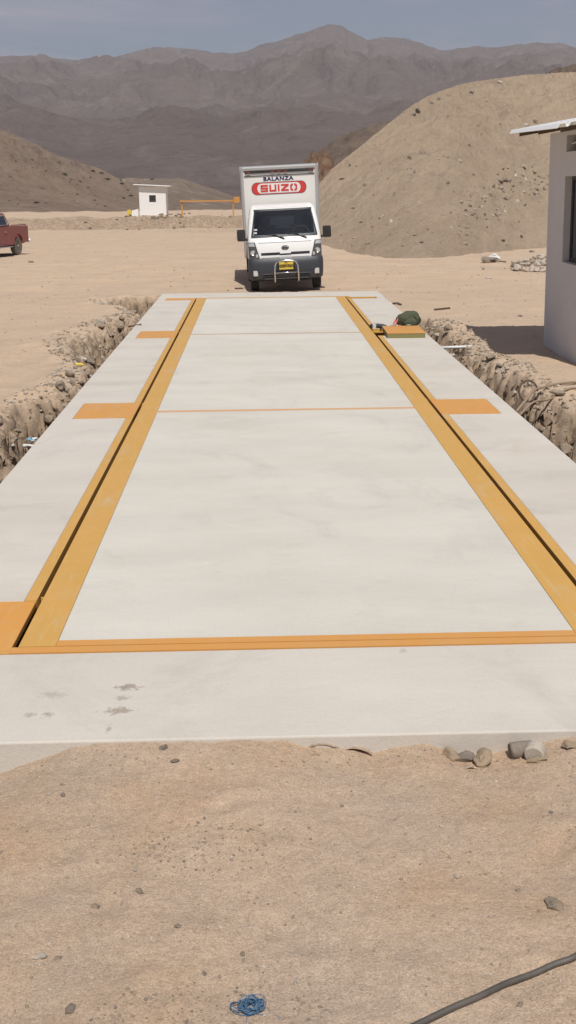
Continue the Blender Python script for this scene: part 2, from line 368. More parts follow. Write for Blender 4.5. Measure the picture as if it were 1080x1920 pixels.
def gz(x, y, fine=True):
    x = np.asarray(x, float); y = np.asarray(y, float)
    z = -.03+.03*fbm(x*.35, y*.25, 3)
    far = sstep(24, 76, y); z = z-.68*far
    bl = 79+2.2*fbm(x*.09, x*0+3.3, 3); bn = fbm(x*.5, y*.5, 4)
    bank = sstep(0, 2.6, y-bl)*(1-.5*sstep(2, 12, x)); z = z+bank*(.56+.12*fbm(x*.3, y*.3, 4))
    z = z+.34*bn*sstep(-1.5, 1., y-bl)*(1-sstep(2, 6, y-bl))
    z = z-4.5*sstep(108, 190, y)
    # low swell ridges and vehicle ruts across the yard
    yard = sstep(18.5, 22, y)*(1-far); z = z-.09*sstep(18.3, 19.6, y); z = z+yard*.035*fbm(x*.25+4, y*.9, 4)
    z = z+.72*np.exp(-(((x-2.3)/2.4)**2))*sstep(33, 42, y)*(1-sstep(60, 70, y))
    # berm beside the booth
    z = z+.07*np.exp(-(((x-3.3)/.5)**2+((y-8.2)/1.1)**2))
    if fine: z = z+.012*fbm(x*3, y*2.2, 4)
    # sand heaped in front of the slab
    near = 1-sstep(-1.0, -.93, y)
    e = np.interp(x, EX, EZ); k = np.exp(-np.clip(-y-1.02, 0, 9)/.35)
    zn = -.05+.03*(-y-1.02)
    zn = zn*(1-k)+e*k+.022*fbm(x*1.7+5, y*1.7, 3)*(1-.6*k)
    if fine: zn = zn+.0065*fbm(x*5, y*5, 4)+.003*fbm(x*30, y*30, 2)*sstep(-.3, .5, fbm(x*1.3, y*1.3, 3))
    for fx, fy, fa, fl in FOOT:
        ca, sa = math.cos(fa), math.sin(fa); u = ((x-fx)*ca+(y-fy)*sa)/(fl*.5); v = (-(x-fx)*sa+(y-fy)*ca)/.06
        q = np.sqrt(u*u+v*v); q = q+.35*fbm(x*9+fx, y*9, 3); zn = zn-.011*(1-sstep(.3, 1.1, q))+.005*np.exp(-((q-1.3)/.3)**2)
    zn = np.where(y > -1.25, np.minimum(zn, -.012-.02*np.clip(pn(x*6, y*0+2.2), 0, 1)+.03*np.clip(-1.02-y, 0, 1)), zn)
    z = z*(1-near)+zn*near
    # trenches
    xl = np.interp(y, [a for a, b in RL], [b for a, b in RL])+.15*fbm(y*.9, x*.2, 3)+.018*fbm(y*5, x*5+2, 3)
    xr = np.interp(y, [a for a, b in RR], [b for a, b in RR])+.12*fbm(y*1.1+8, x*.2, 3)+.018*fbm(y*6+1, x*6, 3)
    gl = sstep(-.9, .2, y)*(1-sstep(18.6, 19.4, y)); gr = sstep(-.9, .2, y)*(1-sstep(13.6, 14.2, y))
    wl = .34+.5*sstep(10, 13, y)*(1-sstep(13, 15, y))+.35*sstep(16, 18, y)+.45*(1-sstep(4.5, 6.5, y))
    wr = .32+1.0*(1-sstep(4.5, 6., y))
    dl = sstep(0, 1, (x-xl+.04)/wl)*gl; dr = sstep(0, 1, (xr-x+.04)/wr)*gr
    dl = np.where(x > 0, 0, dl); dr = np.where(x < 0, 0, dr)
    rub = .17*fbm(x*3.5, y*3.2, 5, 2.03, .6)+.13*(ridged(x*6, y*6, 4, .6)-.8)+.06*(ridged(x*13, y*12, 3)-.8)
    t = np.clip(dl+dr, 0, 1)
    z = z-t*(.50-rub*.9)-.06*sstep(0, 1, t)*0
    z = z+.15*ridged(x*4.5+2, y*4.5, 4, .6)*np.clip(t*(1-t)*4, 0, 1)-.10*np.clip(t*(1-t)*4, 0, 1)
    lip = np.exp(-((x-xl+.2)/.25)**2)*gl*(x < 0)+np.exp(-((x-xr-.2)/.22)**2)*gr*(x > 0)
    z = z+.045*lip*(1+fbm(x*2, y*2, 2))*(1-t)
    ins = (np.abs(x) < SX-.03) & (y > SY0+.03) & (y < SY1-.03)
    return np.where(ins, -1.2, z)

def seq(*seg):
    a = [seg[0][0]]
    for s0, s1, st0, st1 in seg:
        x = s0
        while x < s1-1e-6:
            f = (x-s0)/(s1-s0); x += st0*(st1/st0)**f; a.append(min(x, s1))
    return a
rgt = seq((0, 2.2, .09, .09), (2.2, 3.6, .03, .03), (3.6, 7, .05, .12), (7, 60, .12, 3), (60, 4000, 3, 500))
lft = seq((0, 2.2, .09, .09), (2.2, 4.2, .03, .03), (4.2, 8, .05, .12), (8, 60, .12, 3), (60, 4000, 3, 500))
xs = np.array([-v for v in lft[::-1]][:-1]+rgt)
ys = np.array([-200, -60, -25, -12, -8, -6, -5]+seq((-4.2, -3.2, .1, .02), (-3.2, -.9, .018, .018), (-.9, 20, .035, .045), (20, 76, .06, .5), (76, 90, .25, .3), (90, 200, .5, 8), (200, 4000, 10, 600)))
# a foreground sheet needs dense columns too: use x spacing .022 there through a second pass
xs = np.unique(np.concatenate([xs, np.arange(-2.2, 2.2, .03)]))
Xg, Yg = np.meshgrid(xs, ys); Zg = gz(Xg, Yg)
import bisect
_xl = xs.tolist(); _yl = ys.tolist()
def gz1(x, y):
    i = min(max(bisect.bisect_right(_xl, x)-1, 0), len(_xl)-2); j = min(max(bisect.bisect_right(_yl, y)-1, 0), len(_yl)-2)
    u = (x-_xl[i])/(_xl[i+1]-_xl[i]); v = (y-_yl[j])/(_yl[j+1]-_yl[j])
    return float((Zg[j, i]*(1-u)+Zg[j, i+1]*u)*(1-v)+(Zg[j+1, i]*(1-u)+Zg[j+1, i+1]*u)*v)
# undercut and crumble the trench walls sideways
_m = sstep(-.06, -.16, Zg)*(np.abs(Xg) > 2.36)*(np.abs(Xg) < 4.5)*(Yg > -.9)*(Yg < 19.2)
_s = np.sign(Xg)
Xd = Xg+_m*_s*(.035*fbm(Yg*6+Zg*9, Zg*12-Yg*3, 4)+.04*(ridged(Yg*5+Zg*12, Zg*14-Yg*4, 4)-.9))
Yd = Yg+_m*(.09*fbm(Xg*8+Zg*11, Zg*13+Yg*3, 4))
Xd = np.where(_m > 0, np.where(_s > 0, np.maximum(Xd, 2.31), np.minimum(Xd, -2.31)), Xg)
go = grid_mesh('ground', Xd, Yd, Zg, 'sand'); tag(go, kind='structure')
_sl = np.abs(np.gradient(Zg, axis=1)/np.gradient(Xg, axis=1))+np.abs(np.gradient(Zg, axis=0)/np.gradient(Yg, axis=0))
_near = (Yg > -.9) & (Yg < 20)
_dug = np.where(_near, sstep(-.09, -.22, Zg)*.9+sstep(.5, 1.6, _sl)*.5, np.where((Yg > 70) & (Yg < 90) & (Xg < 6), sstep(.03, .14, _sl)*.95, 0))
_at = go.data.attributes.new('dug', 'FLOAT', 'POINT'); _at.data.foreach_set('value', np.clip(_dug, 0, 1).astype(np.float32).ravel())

# ------------------------------------------------------------------ hills and mountains
def hill(name, sil, Db, Dr, base, mat, nz, rows=120, cols=400, prof=1.2, back=1.35, ext=(0, 0), rowpow=1.):
    """a relief standing on the ground between distances Db and Dr, its crest as high as seen from the road"""
    ae = sorted(azel(*p) for p in sil); az = np.array([a for a, e in ae]); el = np.array([e for a, e in ae])
    A = np.linspace(az[0]-ext[0], az[-1]+ext[1], cols); E = np.interp(A, az, el)
    pxs = np.linspace(0, 1, cols)
    kk = np.hanning(cols//9|1); kk /= kk.sum()
    soft = lambda a: np.convolve(np.pad(a, len(kk)//2, mode='edge'), kk, 'valid')
    fb = soft(np.interp(pxs, *zip(*Db))) if isinstance(Db, list) else np.full(cols, float(Db))
    fr = soft(np.interp(pxs, *zip(*Dr))) if isinstance(Dr, list) else np.full(cols, float(Dr))
    T = (np.linspace(0, 1, rows)**rowpow)[:, None]*back; D = fb[None]+(fr-fb)[None]*T
    X = CX+np.sin(A)[None]*D; Y = CY+np.cos(A)[None]*D
    base = gz(CX+np.sin(A)*fb, CY+np.cos(A)*fb)-.06 if base == 'ground' else np.full(cols, float(base))
    H = CZ+fr*np.tan(E)-base
    p = np.where(T <= 1, np.clip(T, 0, 1)**prof, 1-.9*np.clip((T-1)/(back-1), 0, 1)**1.5)
    Hn = p*H[None]*(1+nz(X, Y, T)*np.clip(T*5, 0, 1))
    # exact crest: scale each column
    tgt = np.tan(E)
    s = np.ones(cols)
    for k in range(12):
        e = ((base+Hn*s-CZ)/D).max(0); j = ((base+Hn*s-CZ)/D).argmax(0)
        hh = Hn[j, np.arange(cols)]; dd = D[j, np.arange(cols)]
        s = np.where(hh > .01, (tgt*dd+CZ-base)/np.maximum(hh, .01), 1)
    s = np.clip(s, .0, 3); k = max(5, cols//9)|1; kr = np.hanning(k+2)[1:-1]; kr /= kr.sum()
    sm = np.convolve(np.pad(s, k//2, mode='edge'), kr, 'valid'); wgt = sstep(.75, .99, T)
    k3 = np.hanning(7); k3 /= k3.sum(); sn = np.convolve(np.pad(s, len(k3)//2, mode='edge'), k3, 'valid')
    s = sm[None]*(1-wgt)+sn[None]*wgt
    return grid_mesh(name, X, Y, base+Hn*s, mat)
jit = lambda pts, a, n=1, sd=0: [(x+(x2-x)*k/n, y+(y2-y)*k/n+(float(pn(x*.13+sd+k*3.1, .5))*a)) for (x, y), (x2, y2) in zip(pts, pts[1:]) for k in range(n)]+[pts[-1]]
msil = [(-500, 130), (-250, 95), (-100, 118), (0, 105), (60, 104), (95, 108), (130, 113), (165, 110), (215, 107), (240, 100), (270, 92), (300, 89), (340, 91), (375, 93), (410, 100), (440, 98), (465, 95), (490, 85), (520, 77), (555, 64), (590, 54), (620, 46), (640, 49), (660, 60),
        (688, 74), (715, 70), (750, 71), (790, 80), (825, 94), (860, 92), (895, 87), (930, 89), (970, 83), (1010, 80), (1050, 82), (1085, 91), (1200, 110), (1350, 85), (1700, 120)]
def mnz(X, Y, T):
    wx = X+120*fbm(X*.002, Y*.002, 3); wy = Y+120*fbm(X*.002+9, Y*.002, 3)
    a = ridged(wx*.0013+3, wy*.0011+1, 6, .5)-1.0; b = ridged(wx*.005, wy*.004, 5, .55)-.9; c = fbm(X*.02, Y*.02, 4, 2.03, .6)
    return (.38*a+.19*b+.03*c)*np.clip(1.3-T*1.25, .02, 1)
tag(hill('mountains', jit(msil, 2.2, 3), 420, 3000, -6, 'mountain', mnz, 330, 900, 1.2, 1.2, rowpow=1.1), kind='structure')
def hnz(k, a):
    def f(X, Y, T): return a*(ridged(X*k, Y*k*.7, 6, .55)-.9)+.25*a*fbm(X*k*7, Y*k*7, 4)
    return f
tag(hill('hill_left', jit([(-700, 160), (-300, 205), (-100, 222), (0, 240), (50, 262), (100, 287), (150, 305), (190, 318), (240, 345), (290, 367), (340, 392), (380, 402)], 2.5, 3),
         125, 235, -2.5, 'hill_tan', hnz(.02, .30), 170, 520, 1.1, 1.35), kind='structure')
tag(hill('hill_middle', jit([(150, 380), (200, 345), (240, 333), (290, 335), (332, 333), (383, 348), (430, 366), (480, 385), (520, 400)], 1.5, 3),
         260, 420, -6, 'hill_brown', hnz(.014, .2), 100, 260, 1.1, 1.35), kind='structure')
tag(hill('hill_right', jit([(520, 392), (560, 318), (585, 288), (610, 274), (635, 258), (660, 247), (700, 235), (730, 226), (800, 205), (900, 178), (1000, 150), (1025, 137), (1060, 125), (1085, 118), (1200, 100), (1500, 70)], 3., 3),
         110, 230, -3, 'hill_dark', hnz(.03, .22), 130, 420, 1.1, 1.35), kind='structure')
tag(hill('hill_outcrop', jit([(545, 372), (562, 320), (574, 298), (584, 287), (600, 283), (614, 287), (622, 300), (640, 338), (655, 370)], 7., 4, 4),
         72, 92, -.6, 'outcrop', hnz(.25, .3), 70, 90, .9, 1.5), kind='structure')
mo = [(520, 425), (560, 385), (600, 341), (620, 318), (660, 287), (700, 254), (750, 214), (775, 196), (800, 181), (825, 171), (860, 159), (900, 151), (960, 143), (1000, 139), (1080, 135), (1200, 140), (1400, 170), (1700, 300), (1800, 380)]
_a0 = azel(520, 425)[0]; _a1 = azel(1800, 380)[0]
def fr_(px): return (azel(px, 460)[0]-_a0)/(_a1-_a0)
def monz(X, Y, T):
    # slumps, erosion runnels down the face, clods
    ang = np.arctan2(X-9, Y-30)
    u = (X*.75-Y*.66); v = (X*.66+Y*.75)       # runnels slant down the fall line
    return (.03*(ridged(u*.35, v*.10, 4)-1)+.034*(ridged(u*1.1, v*.28, 4)-.9)+.02*fbm(X*.6, Y*.5, 5)+.022*fbm(X*2.6, Y*2.6, 5, 2.03, .62)+.014*(ridged(X*4.2, Y*2.2, 3)-.9)*sstep(-.2, .5, fbm(X*.3, Y*.3, 3)))*(1.15-.6*np.clip(T, 0, 1))+.03*pn(X*.09, Y*.09)
mdb = [(0, 43), (fr_(620), 41.5), (fr_(660), 40), (fr_(700), 38.8), (fr_(760), 37.5), (fr_(850), 38), (fr_(930), 42), (fr_(1020), 45), (fr_(1200), 46), (1, 50)]
mdr = [(0, 49), (fr_(620), 49.5), (fr_(700), 52), (fr_(760), 55), (fr_(850), 59), (fr_(1000), 64), (fr_(1200), 66), (1, 62)]
tag(hill('mound', jit(mo, 1.2, 3), mdb, mdr, 'ground', 'mound', monz, 340, 820, 1.02, 1.6), kind='structure')

# ------------------------------------------------------------------ slab, weighbridge, plates
Y0, J1, J2, YE = -.02, 5.98, 12.05, 17.72
GAP, BAND = .03, .07
PX0, PX1 = 1.5+GAP, 2.13
pits = [(-1, -.08, .62, 'plate'), (-1, 5.68, 6.47, 'plate'), (-1, 11.68, 12.50, 'plate'), (-1, 17.38, 17.80, 'plate'),
        (1, -.08, .62, 'plate'), (1, 5.62, 6.40, 'plate'), (1, 11.60, 12.42, 'open'), (1, 17.30, 17.62, 'open')]
EB = -.105                                   # near end of the opening
EF = YE+.10
xsb = sorted({-SX, SX, -1.5-GAP-BAND, 1.5+GAP+BAND, -PX1, PX1}); ysb = sorted({SY0, SY1, EB, EF}|{a for _, a, b, _ in pits}|{b for _, a, b, _ in pits}|{0.3, 3, 9, 15})
def solid(x, y):
    if abs(x) < 1.5+GAP+BAND and EB < y < EF: return False
    for s, a, b, _ in pits:
        if x*s > 1.5 and abs(x) < PX1 and a < y < b: return False
    return True
bm = cells(BM(), xsb, ysb, solid, -.75, 0, lambda u, v, a: (u, v, a))
slab = obj('pavement', bm, 'slab'); tag(slab, kind='structure')
bv = slab.modifiers.new('b', 'BEVEL'); bv.width = .008; bv.segments = 2; bv.limit_method = 'ANGLE'
# steel edging round the pit
bm = BM()
for s in (-1, 1):
    cuts = sorted((a, b) for q, a, b, _ in pits if q == s); y = EB
    for a, b in cuts+[(EF, EF)]:
        if a-y > .02: box(bm, *sorted((s*(1.5+GAP), s*(1.5+GAP+BAND-.004))), y+.001, a-.001, -.28, .003)
        y = b
box(bm, -1.5-GAP, 1.5+GAP, EB+.004, EB+.075, -.28, .003, mi=1)
box(bm, -1.5-GAP, 1.5+GAP, YE+.02, EF-.004, -.28, .003)
tag(obj('pit_edging', bm, ['ochre_side', 'ochre']), 'thin ochre steel edging lining the pit around the weighbridge deck', 'steel edging')
tag(obj('pit_floor', box(BM(), -1.6, 1.6, EB-.1, EF+.1, -1.15, -1.1), 'dark'), kind='structure')
wb = tag(empty('weighbridge', (0, 0, 0)), 'long weighbridge with three pale concrete decks framed in ochre steel beams', 'weighbridge')
e = .185
for s in (-1, 1):
    ys_ = [Y0, J1, J2, YE]
    bm = BM()
    box(bm, *sorted((s*(1.5-e), s*1.5)), Y0, YE, -.4, .002)
    # small web bracket at plates
    for yy in (.7, 6.5, 12.5): box(bm, *sorted((s*1.5, s*(1.5+GAP-.008))), yy, yy+.012, -.12, -.01)
    obj('side_beam', bm, 'ochre_side', wb)
for ya, yb in ((Y0, J1), (J1, J2), (J2, YE)):
    a = ya+(.075 if ya == Y0 else .037); b = yb-(.02 if yb == YE else .037)
    obj('concrete_deck', box(BM(), -1.5+e+.0015, 1.5-e-.0015, a, b, -.3, -.001), 'deck', wb)
bm = box(BM(), -1.5+e+.001, 1.5-e-.001, Y0+.004, Y0+.0735, -.4, .001); obj('end_beam', bm, 'ochre', wb)
obj('end_beam', box(BM(), -1.5+e+.001, 1.5-e-.001, YE-.018, YE-.001, -.4, .001), 'ochre_side', wb)
for yj, mm in ((J1, 'pink'), (J2, 'joint_grey')):
    for q in (-1, 1):
        obj('joint_strip', box(BM(), -1.5+e+.001, 1.5-e-.001, yj+min(0, q)*.0355+(q > 0)*.0012, yj+max(0, q)*.0355-(q < 0)*.0012, -.3, 0.0012), mm, wb)
names = {(-1, 0): 'bright orange cover plate at the near left corner of the deck', (-1, 1): 'orange cover plate second from the near end on the left side',
         (-1, 2): 'orange cover plate third from the near end on the left side', (-1, 3): 'small orange cover plate at the far left corner of the deck',
         (1, 0): 'orange cover plate at the near right corner of the deck', (1, 1): 'orange cover plate lying flush on the right side of the deck'}
def plate(bm, x0, x1, y0, y1, z0, z1):
    box(bm, x0, x1, y0, y1, z0, z1, .004)
cnt = {-1: 0, 1: 0}
for s, a, b, k in pits:
    i = cnt[s]; cnt[s] += 1
    if k == 'plate':
        bm = BM(); plate(bm, *sorted((s*(1.5+GAP), s*(PX1-.006))), a+.006, b-.006, -.03, .004)
        tag(obj('cover_plate', bm, 'orange'), names[(s, i)], 'cover plate', 'orange cover plates beside the deck')
    else:
        r = tag(empty('access_pit', (s*(PX0+PX1)/2, (a+b)/2, 0)), 'open ochre lined access pit %s' % ('beside the lifted orange lid' if a < 15 else 'at the far right corner of the deck'), 'access pit', 'open access pits')
        w = (PX1-PX0)/2-.004; d = (b-a)/2-.004
        bm = BM(); t = .012
        box(bm, -w, w, d-t, d, -.4, .001); box(bm, -w, w, -d, -d+t, -.4, .001); box(bm, w-t, w, -d+t+.001, d-t-.001, -.4, .001)
        obj('pit_lining', bm, 'ochre_pit', r)
        obj('pit_base', box(BM(), -w+t, w-t, -d+t, d-t, -.4, -.38), 'dark', r)
        obj('ledge', box(BM(), -w+t+.001, w-t-.001, -d+t+.001, -d+.06, -.05, -.035), 'ochre_side', r)
        obj('cross_bar', box(BM(), -w+t+.001, w-t-.001, d-.09, d-t-.001, -.05, -.035), 'ochre_side', r)
ld = tag(empty('lid_box', (1.93, 11.72, 0), R(-1)), 'lifted orange lid with olive sides resting on the slab beside the open pit', 'pit lid')
w, d = .285, .43
obj('lid_top', box(BM(), -w, w, -d, d, .068, .078, .002), 'orange', ld)
bm = BM(); box(bm, -w+.004, w-.004, -d+.004, -d+.016, .001, .067); box(bm, -w+.004, w-.004, d-.016, d-.004, .001, .067)
box(bm, -w+.004, -w+.016, -d+.017, d-.017, .001, .067); box(bm, w-.016, w-.004, -d+.017, d-.017, .001, .067)
obj('lid_side', bm, 'olive', ld)
for dx in (-.12, .12):
    bm = tube(BM(), [(dx-.04, .36, .078), (dx-.04, .36, .098), (dx+.04, .36, .098), (dx+.04, .36, .078)], .006, 6); obj('handle', bm, 'alu', ld)

# ------------------------------------------------------------------ rocks
def rock_bm(seed, sub=2, rough=.35, flat=.6, facet=True):
    rnd = random.Random(seed); bm = BM(); bmesh.ops.create_icosphere(bm, subdivisions=sub, radius=.5)
    off = Vector((rnd.random()*50, rnd.random()*50, rnd.random()*50)); pl = []
    for k in range(9):
        n = Vector((rnd.gauss(0, 1), rnd.gauss(0, 1), rnd.gauss(0, 1))).normalized(); pl.append((n, .28+rnd.random()*.16))
    for v in bm.verts:
        c = v.co.copy()
        for n, d in pl:
            h = c.dot(n)-d
            if h > 0: c -= n*h
        c *= 1+rough*noise.noise(c*3+off)+rough*.3*noise.noise(c*9+off)
        v.co = Vector((c.x*1.1, c.y*.9, c.z*flat))
    return bm
def rock_mesh(seed, mat, sub=2, flat=.6):
    bm = rock_bm(seed, sub, .35, flat); me = bpy.data.meshes.new('rock'); bm.to_mesh(me); bm.free(); me.materials.append(MT[mat])
    return me
RM = {m: [rock_mesh(i+k*10, m, 2, .55+.1*(i % 3)) for i in range(6)] for k, m in enumerate(('rock', 'rock_pale', 'rock_grey', 'clod'))}
RMB = {m: [rock_mesh(i+50+k*10, m, 3, .55+.1*(i % 3)) for i in range(3)] for k, m in enumerate(('rock', 'rock_pale', 'rock_grey', 'clod'))}
def rock(x, y, size, label, mat='rock', group=None, name='stone', sink=.15, z=None, big=False, cat='stone', sc=None):
    me = random.choice((RMB if big else RM)[mat]); o = bpy.data.objects.new(name, me); C.objects.link(o)
    zz = gz1(x, y) if z is None else z
    s = sc or (1, random.uniform(.7, 1.), random.uniform(.7, 1.1)); o.scale = (size*s[0], size*s[1], size*s[2])
    o.location = (x, y, zz+size*(.27-sink)*s[2]); o.rotation_euler = (random.uniform(-.25, .25), random.uniform(-.25, .25), random.uniform(0, 6.3))
    tag(o, label, cat, group); return o
def atg(px, py):
    z = -.03
    for k in range(8):
        p = at(px, py, z); z = z*.4+.6*gz1(p.x, p.y)
    return at(px, py, z)
def rp(px, py, wpx, *a, **k):
    p = atg(px, py); d = (p-Vector((CX, CY, CZ))).length; return rock(p.x, p.y, wpx*d/F_PX, *a, **k)
G = 'loose stones on the foreground sand'
for px, py, w, lab, mt in ((75, 1795, 22, 'pale whitish stone at the lower left of the sand', 'rock_pale'), (108, 1798, 14, 'small brown stone just right of the whitish stone', 'rock'),
    (130, 1895, 24, 'dark grey stone lowest at the left edge of the sand', 'rock_grey'), (178, 1701, 16, 'sandy stone casting a small shadow left of the flat grey one', 'rock'),
    (262, 1672, 20, 'flat brown stone in the middle of the left sand', 'rock'), (255, 1631, 12, 'small tan stone above the flat brown stone', 'rock_pale'),
    (558, 1840, 15, 'small pale stone up and right of the blue twine', 'rock_pale'), (857, 1645, 15, 'round pale pebble alone on the right sand', 'rock_pale'),
    (1040, 1699, 38, 'large half buried brown stone near the right edge', 'rock'), (335, 1738, 15, 'half buried sandy pebble right of centre left', 'rock'),
    (383, 1826, 11, 'dark pebble left of and above the blue twine', 'rock_grey'), (455, 1790, 12, 'tan pebble above the blue twine', 'rock'),
    (308, 1404, 20, 'dark flake of stone near the slab edge at left', 'rock_grey'), (328, 1428, 16, 'second dark flake below the one near the slab edge', 'rock_grey'),
    (118, 1492, 13, 'dark pebble on the left sand below the bare concrete', 'rock_grey'), (116, 1472, 10, 'tiny stone just above the dark left pebble', 'rock'),
    (1033, 1524, 11, 'dark pebble on the upper right sand', 'rock_grey'), (975, 1885, 13, 'tan stone below the black cable', 'rock'),
    (972, 1670, 11, 'small brown stone left of the half buried stone', 'rock'), (641, 1512, 9, 'tiny brown stone in the middle of the sand', 'rock')):
    rp(px, py, w, lab, mt, G, big=w > 18)
# lumps against the slab edge at right
rp(868, 1426, 46, 'dark grey pointed stone leaning on the sandy clod by the slab', 'rock_grey', 'lumps against the near slab edge', big=True, sc=(1, .45, .75))
rp(845, 1420, 50, 'sandy lump left of the dark pointed stone', 'clod', 'lumps against the near slab edge', name='clod', big=True, sc=(1, .6, .7), cat='clod')
rp(905, 1428, 52, 'big sandy clod right of the dark pointed stone', 'clod', 'lumps against the near slab edge', name='clod', big=True, sc=(.9, .7, 1.2), cat='clod')
rp(1068, 1400, 36, 'sandy clod at the right end of the slab edge', 'clod', 'lumps against the near slab edge', name='clod', big=True, cat='clod')
rp(1012, 1425, 40, 'low sandy clod right of the broken concrete cylinder', 'clod', 'lumps against the near slab edge', name='clod', big=True, sc=(1, .7, .5), cat='clod')
def cyl_lump(px, py, L, r, rz, label, mat='rock_pale'):
    p = atg(px, py); bm = BM(); lathe(bm, [(-L/2, r*.85), (-L/2+.006, r), (0, r*1.02), (L/2-.006, r), (L/2, r*.82)], 20, 'X')
    bmesh.ops.subdivide_edges(bm, edges=bm.edges, cuts=1)
    for v in bm.verts: v.co *= 1+.10*noise.noise(v.co*22)
    o = obj('concrete_cylinder', bm, mat, None, auto=40); o.location = p+Vector((0, 0, r*.55)); o.rotation_euler = (0, R(-4), rz)
    tag(o, label, 'concrete piece', 'broken concrete cylinders by the slab')
cyl_lump(978, 1414, .10, .036, R(5), 'grey broken concrete cylinder lying by the slab edge', 'rock_grey')
cyl_lump(1003, 1420, .06, .042, R(65), 'round cut end of a concrete cylinder facing out of the sand')
# curved crust flakes, added to give the dark shade of cracks at the sand edge
def flake(px, py, w, label, rz=0.):
    p = atg(px, py); bm = BM(); n = 9; rows = []
    for j in range(4):
        rr = []
        for i in range(n):
            u = i/(n-1)-.5; v = j/3
            ed = (1-(2*u)**2)
            rr.append(bm.verts.new((u*w, v*.05*ed+.01*noise.noise(Vector((u*9, v*3, px))), -.004+.020*ed*(1-v)+.006*noise.noise(Vector((u*7, v*5, px))))))
        rows.append(rr)
    for j in range(3):
        for i in range(n-1): bm.faces.new((rows[j][i], rows[j][i+1], rows[j+1][i+1], rows[j+1][i]))
    o = obj('shade_flake', bm, 'sand'); o.location = p+Vector((0, -.012, 0)); o.rotation_euler[2] = rz
    m = o.modifiers.new('s', 'SOLIDIFY'); m.thickness = .006; tag(o, label, 'crust', 'crust flakes added for shade at the sand edge')
flake(602, 1400, .14, 'crust flake added to shade a dark crack left of the slab joint'); flake(668, 1408, .13, 'curled crust flake added to shade a dark crack right at the slab joint', R(-14))
flake(880, 1440, .08, 'curved chip of crust in front of the sandy clods', R(10))

# yard stones, rubble
for px, py, w, lab, mt in ((917, 522, 14, 'round pale stone on the yard left of the rubble heap', 'rock_pale'), (998, 473, 14, 'dark stone behind the rubble heap', 'rock'), (906, 505, 8, 'small brown stone above the round pale stone', 'rock'),
    (975, 594, 9, 'square brown stone between the booth and the slab', 'rock_grey'), (696, 470, 18, 'pale stone at the foot of the mound', 'rock_pale'), (706, 549, 9, 'black pebble at the far right corner of the slab', 'rock_grey'),
    (726, 564, 8, 'whitish pebble beside the far right of the slab', 'rock_pale'), (58, 492, 10, 'small dark stone in front of the pickup', 'rock_grey'), (160, 632, 7, 'pale pebble on the left ground by the trench', 'rock_pale')):
    rp(px, py, w, lab, mt, 'stones lying on the yard')
r = tag(empty('debris_heap', atg(922, 492)), 'dark heap of scrap with a pale sack on the yard before the mound', 'debris')
bm = rock_bm(91, 3, .5, .5); bmesh.ops.scale(bm, vec=(.5, .35, .55), verts=bm.verts); o = obj('scrap', bm, 'rock_grey', r); o.location = (-.08, 0, .06)
bm = rock_bm(92, 3, .5, .4); bmesh.ops.scale(bm, vec=(.32, .25, .5), verts=bm.verts); o = obj('sack', bm, 'whitebag', r); o.location = (.1, .08, .14)
o = obj('stick', tube(BM(), [(-.1, -.1, .08), (.15, -.14, .05), (.4, -.16, .02)], .02, 6), 'darkwood', r)
for k in range(95):
    u = random.random(); px = 962+u*115; py = random.uniform(495-u*25, 508+u*10)
    rp(px, py, random.uniform(7, 17), 'broken stone in the pale rubble heap beside the booth', random.choice(('rock_pale', 'rock_pale', 'rock', 'rock_grey')), 'stones of the rubble heap by the booth', name='rubble_stone', sink=random.uniform(-.15, .15))
for k in range(60):
    u = random.random(); px = 150+u*300 if k > 30 else random.gauss(305, 28); py = random.gauss(411, 6)
    rp(px, py, random.uniform(3, 8), 'brown stone on the face of the earth bank below the hut', random.choice(('rock', 'rock_grey')), 'stones in the earth bank', name='bank_stone', sink=.0)
# trench rocks
for px, py, w, lab, mt in ((160, 671, 32, 'big angular grey rock in the left trench', 'rock_grey'), (199, 640, 20, 'angular rock at the slab side of the left trench', 'rock_pale'), (190, 615, 24, 'dark tall clod under the rim of the left trench', 'rock'),
    (245, 600, 22, 'brown clod at the narrow part of the left trench', 'rock'), (265, 590, 16, 'small clod near the far end of the left trench', 'rock'), (848, 668, 14, 'pale rock just past the pipe in the right trench', 'rock_pale'),
    (1010, 800, 22, 'pale rock where the wires enter the right trench', 'rock_pale'), (985, 790, 16, 'small pale rock by the slab near the wires', 'rock_pale'), (1040, 820, 26, 'brown rock in the near part of the right trench', 'rock'),
    (1060, 850, 30, 'lumpy brown rock closest in the right trench', 'rock'), (60, 800, 24, 'brown clod above the blue plastic in the left trench', 'rock'), (30, 860, 26, 'dark clod nearest in the left trench', 'rock')):
    p = atg(px, py); rp(px, py, w, lab, mt, 'rocks lying in the trenches', name='trench_rock', big=True, sink=0)
n_tr = 0
for k in range(250):
    left = random.random() < .55; y = random.uniform(1.5, 17.5 if left else 13.3)
    xr = np.interp(y, *zip(*RL)) if left else np.interp(y, *zip(*RR)); x = random.uniform(min(xr, -2.42 if left else 2.42), max(xr, -2.4 if left else 2.4))
    s = .04+.16*random.random()**2; rock(x, y, s, 'brown clod lying in the rubble of the %s trench' % ('left' if left else 'right'), random.choice(('rock', 'rock', 'rock_pale')), 'clods in the %s trench' % ('left' if left else 'right'), name='clod', cat='clod', sink=.02)
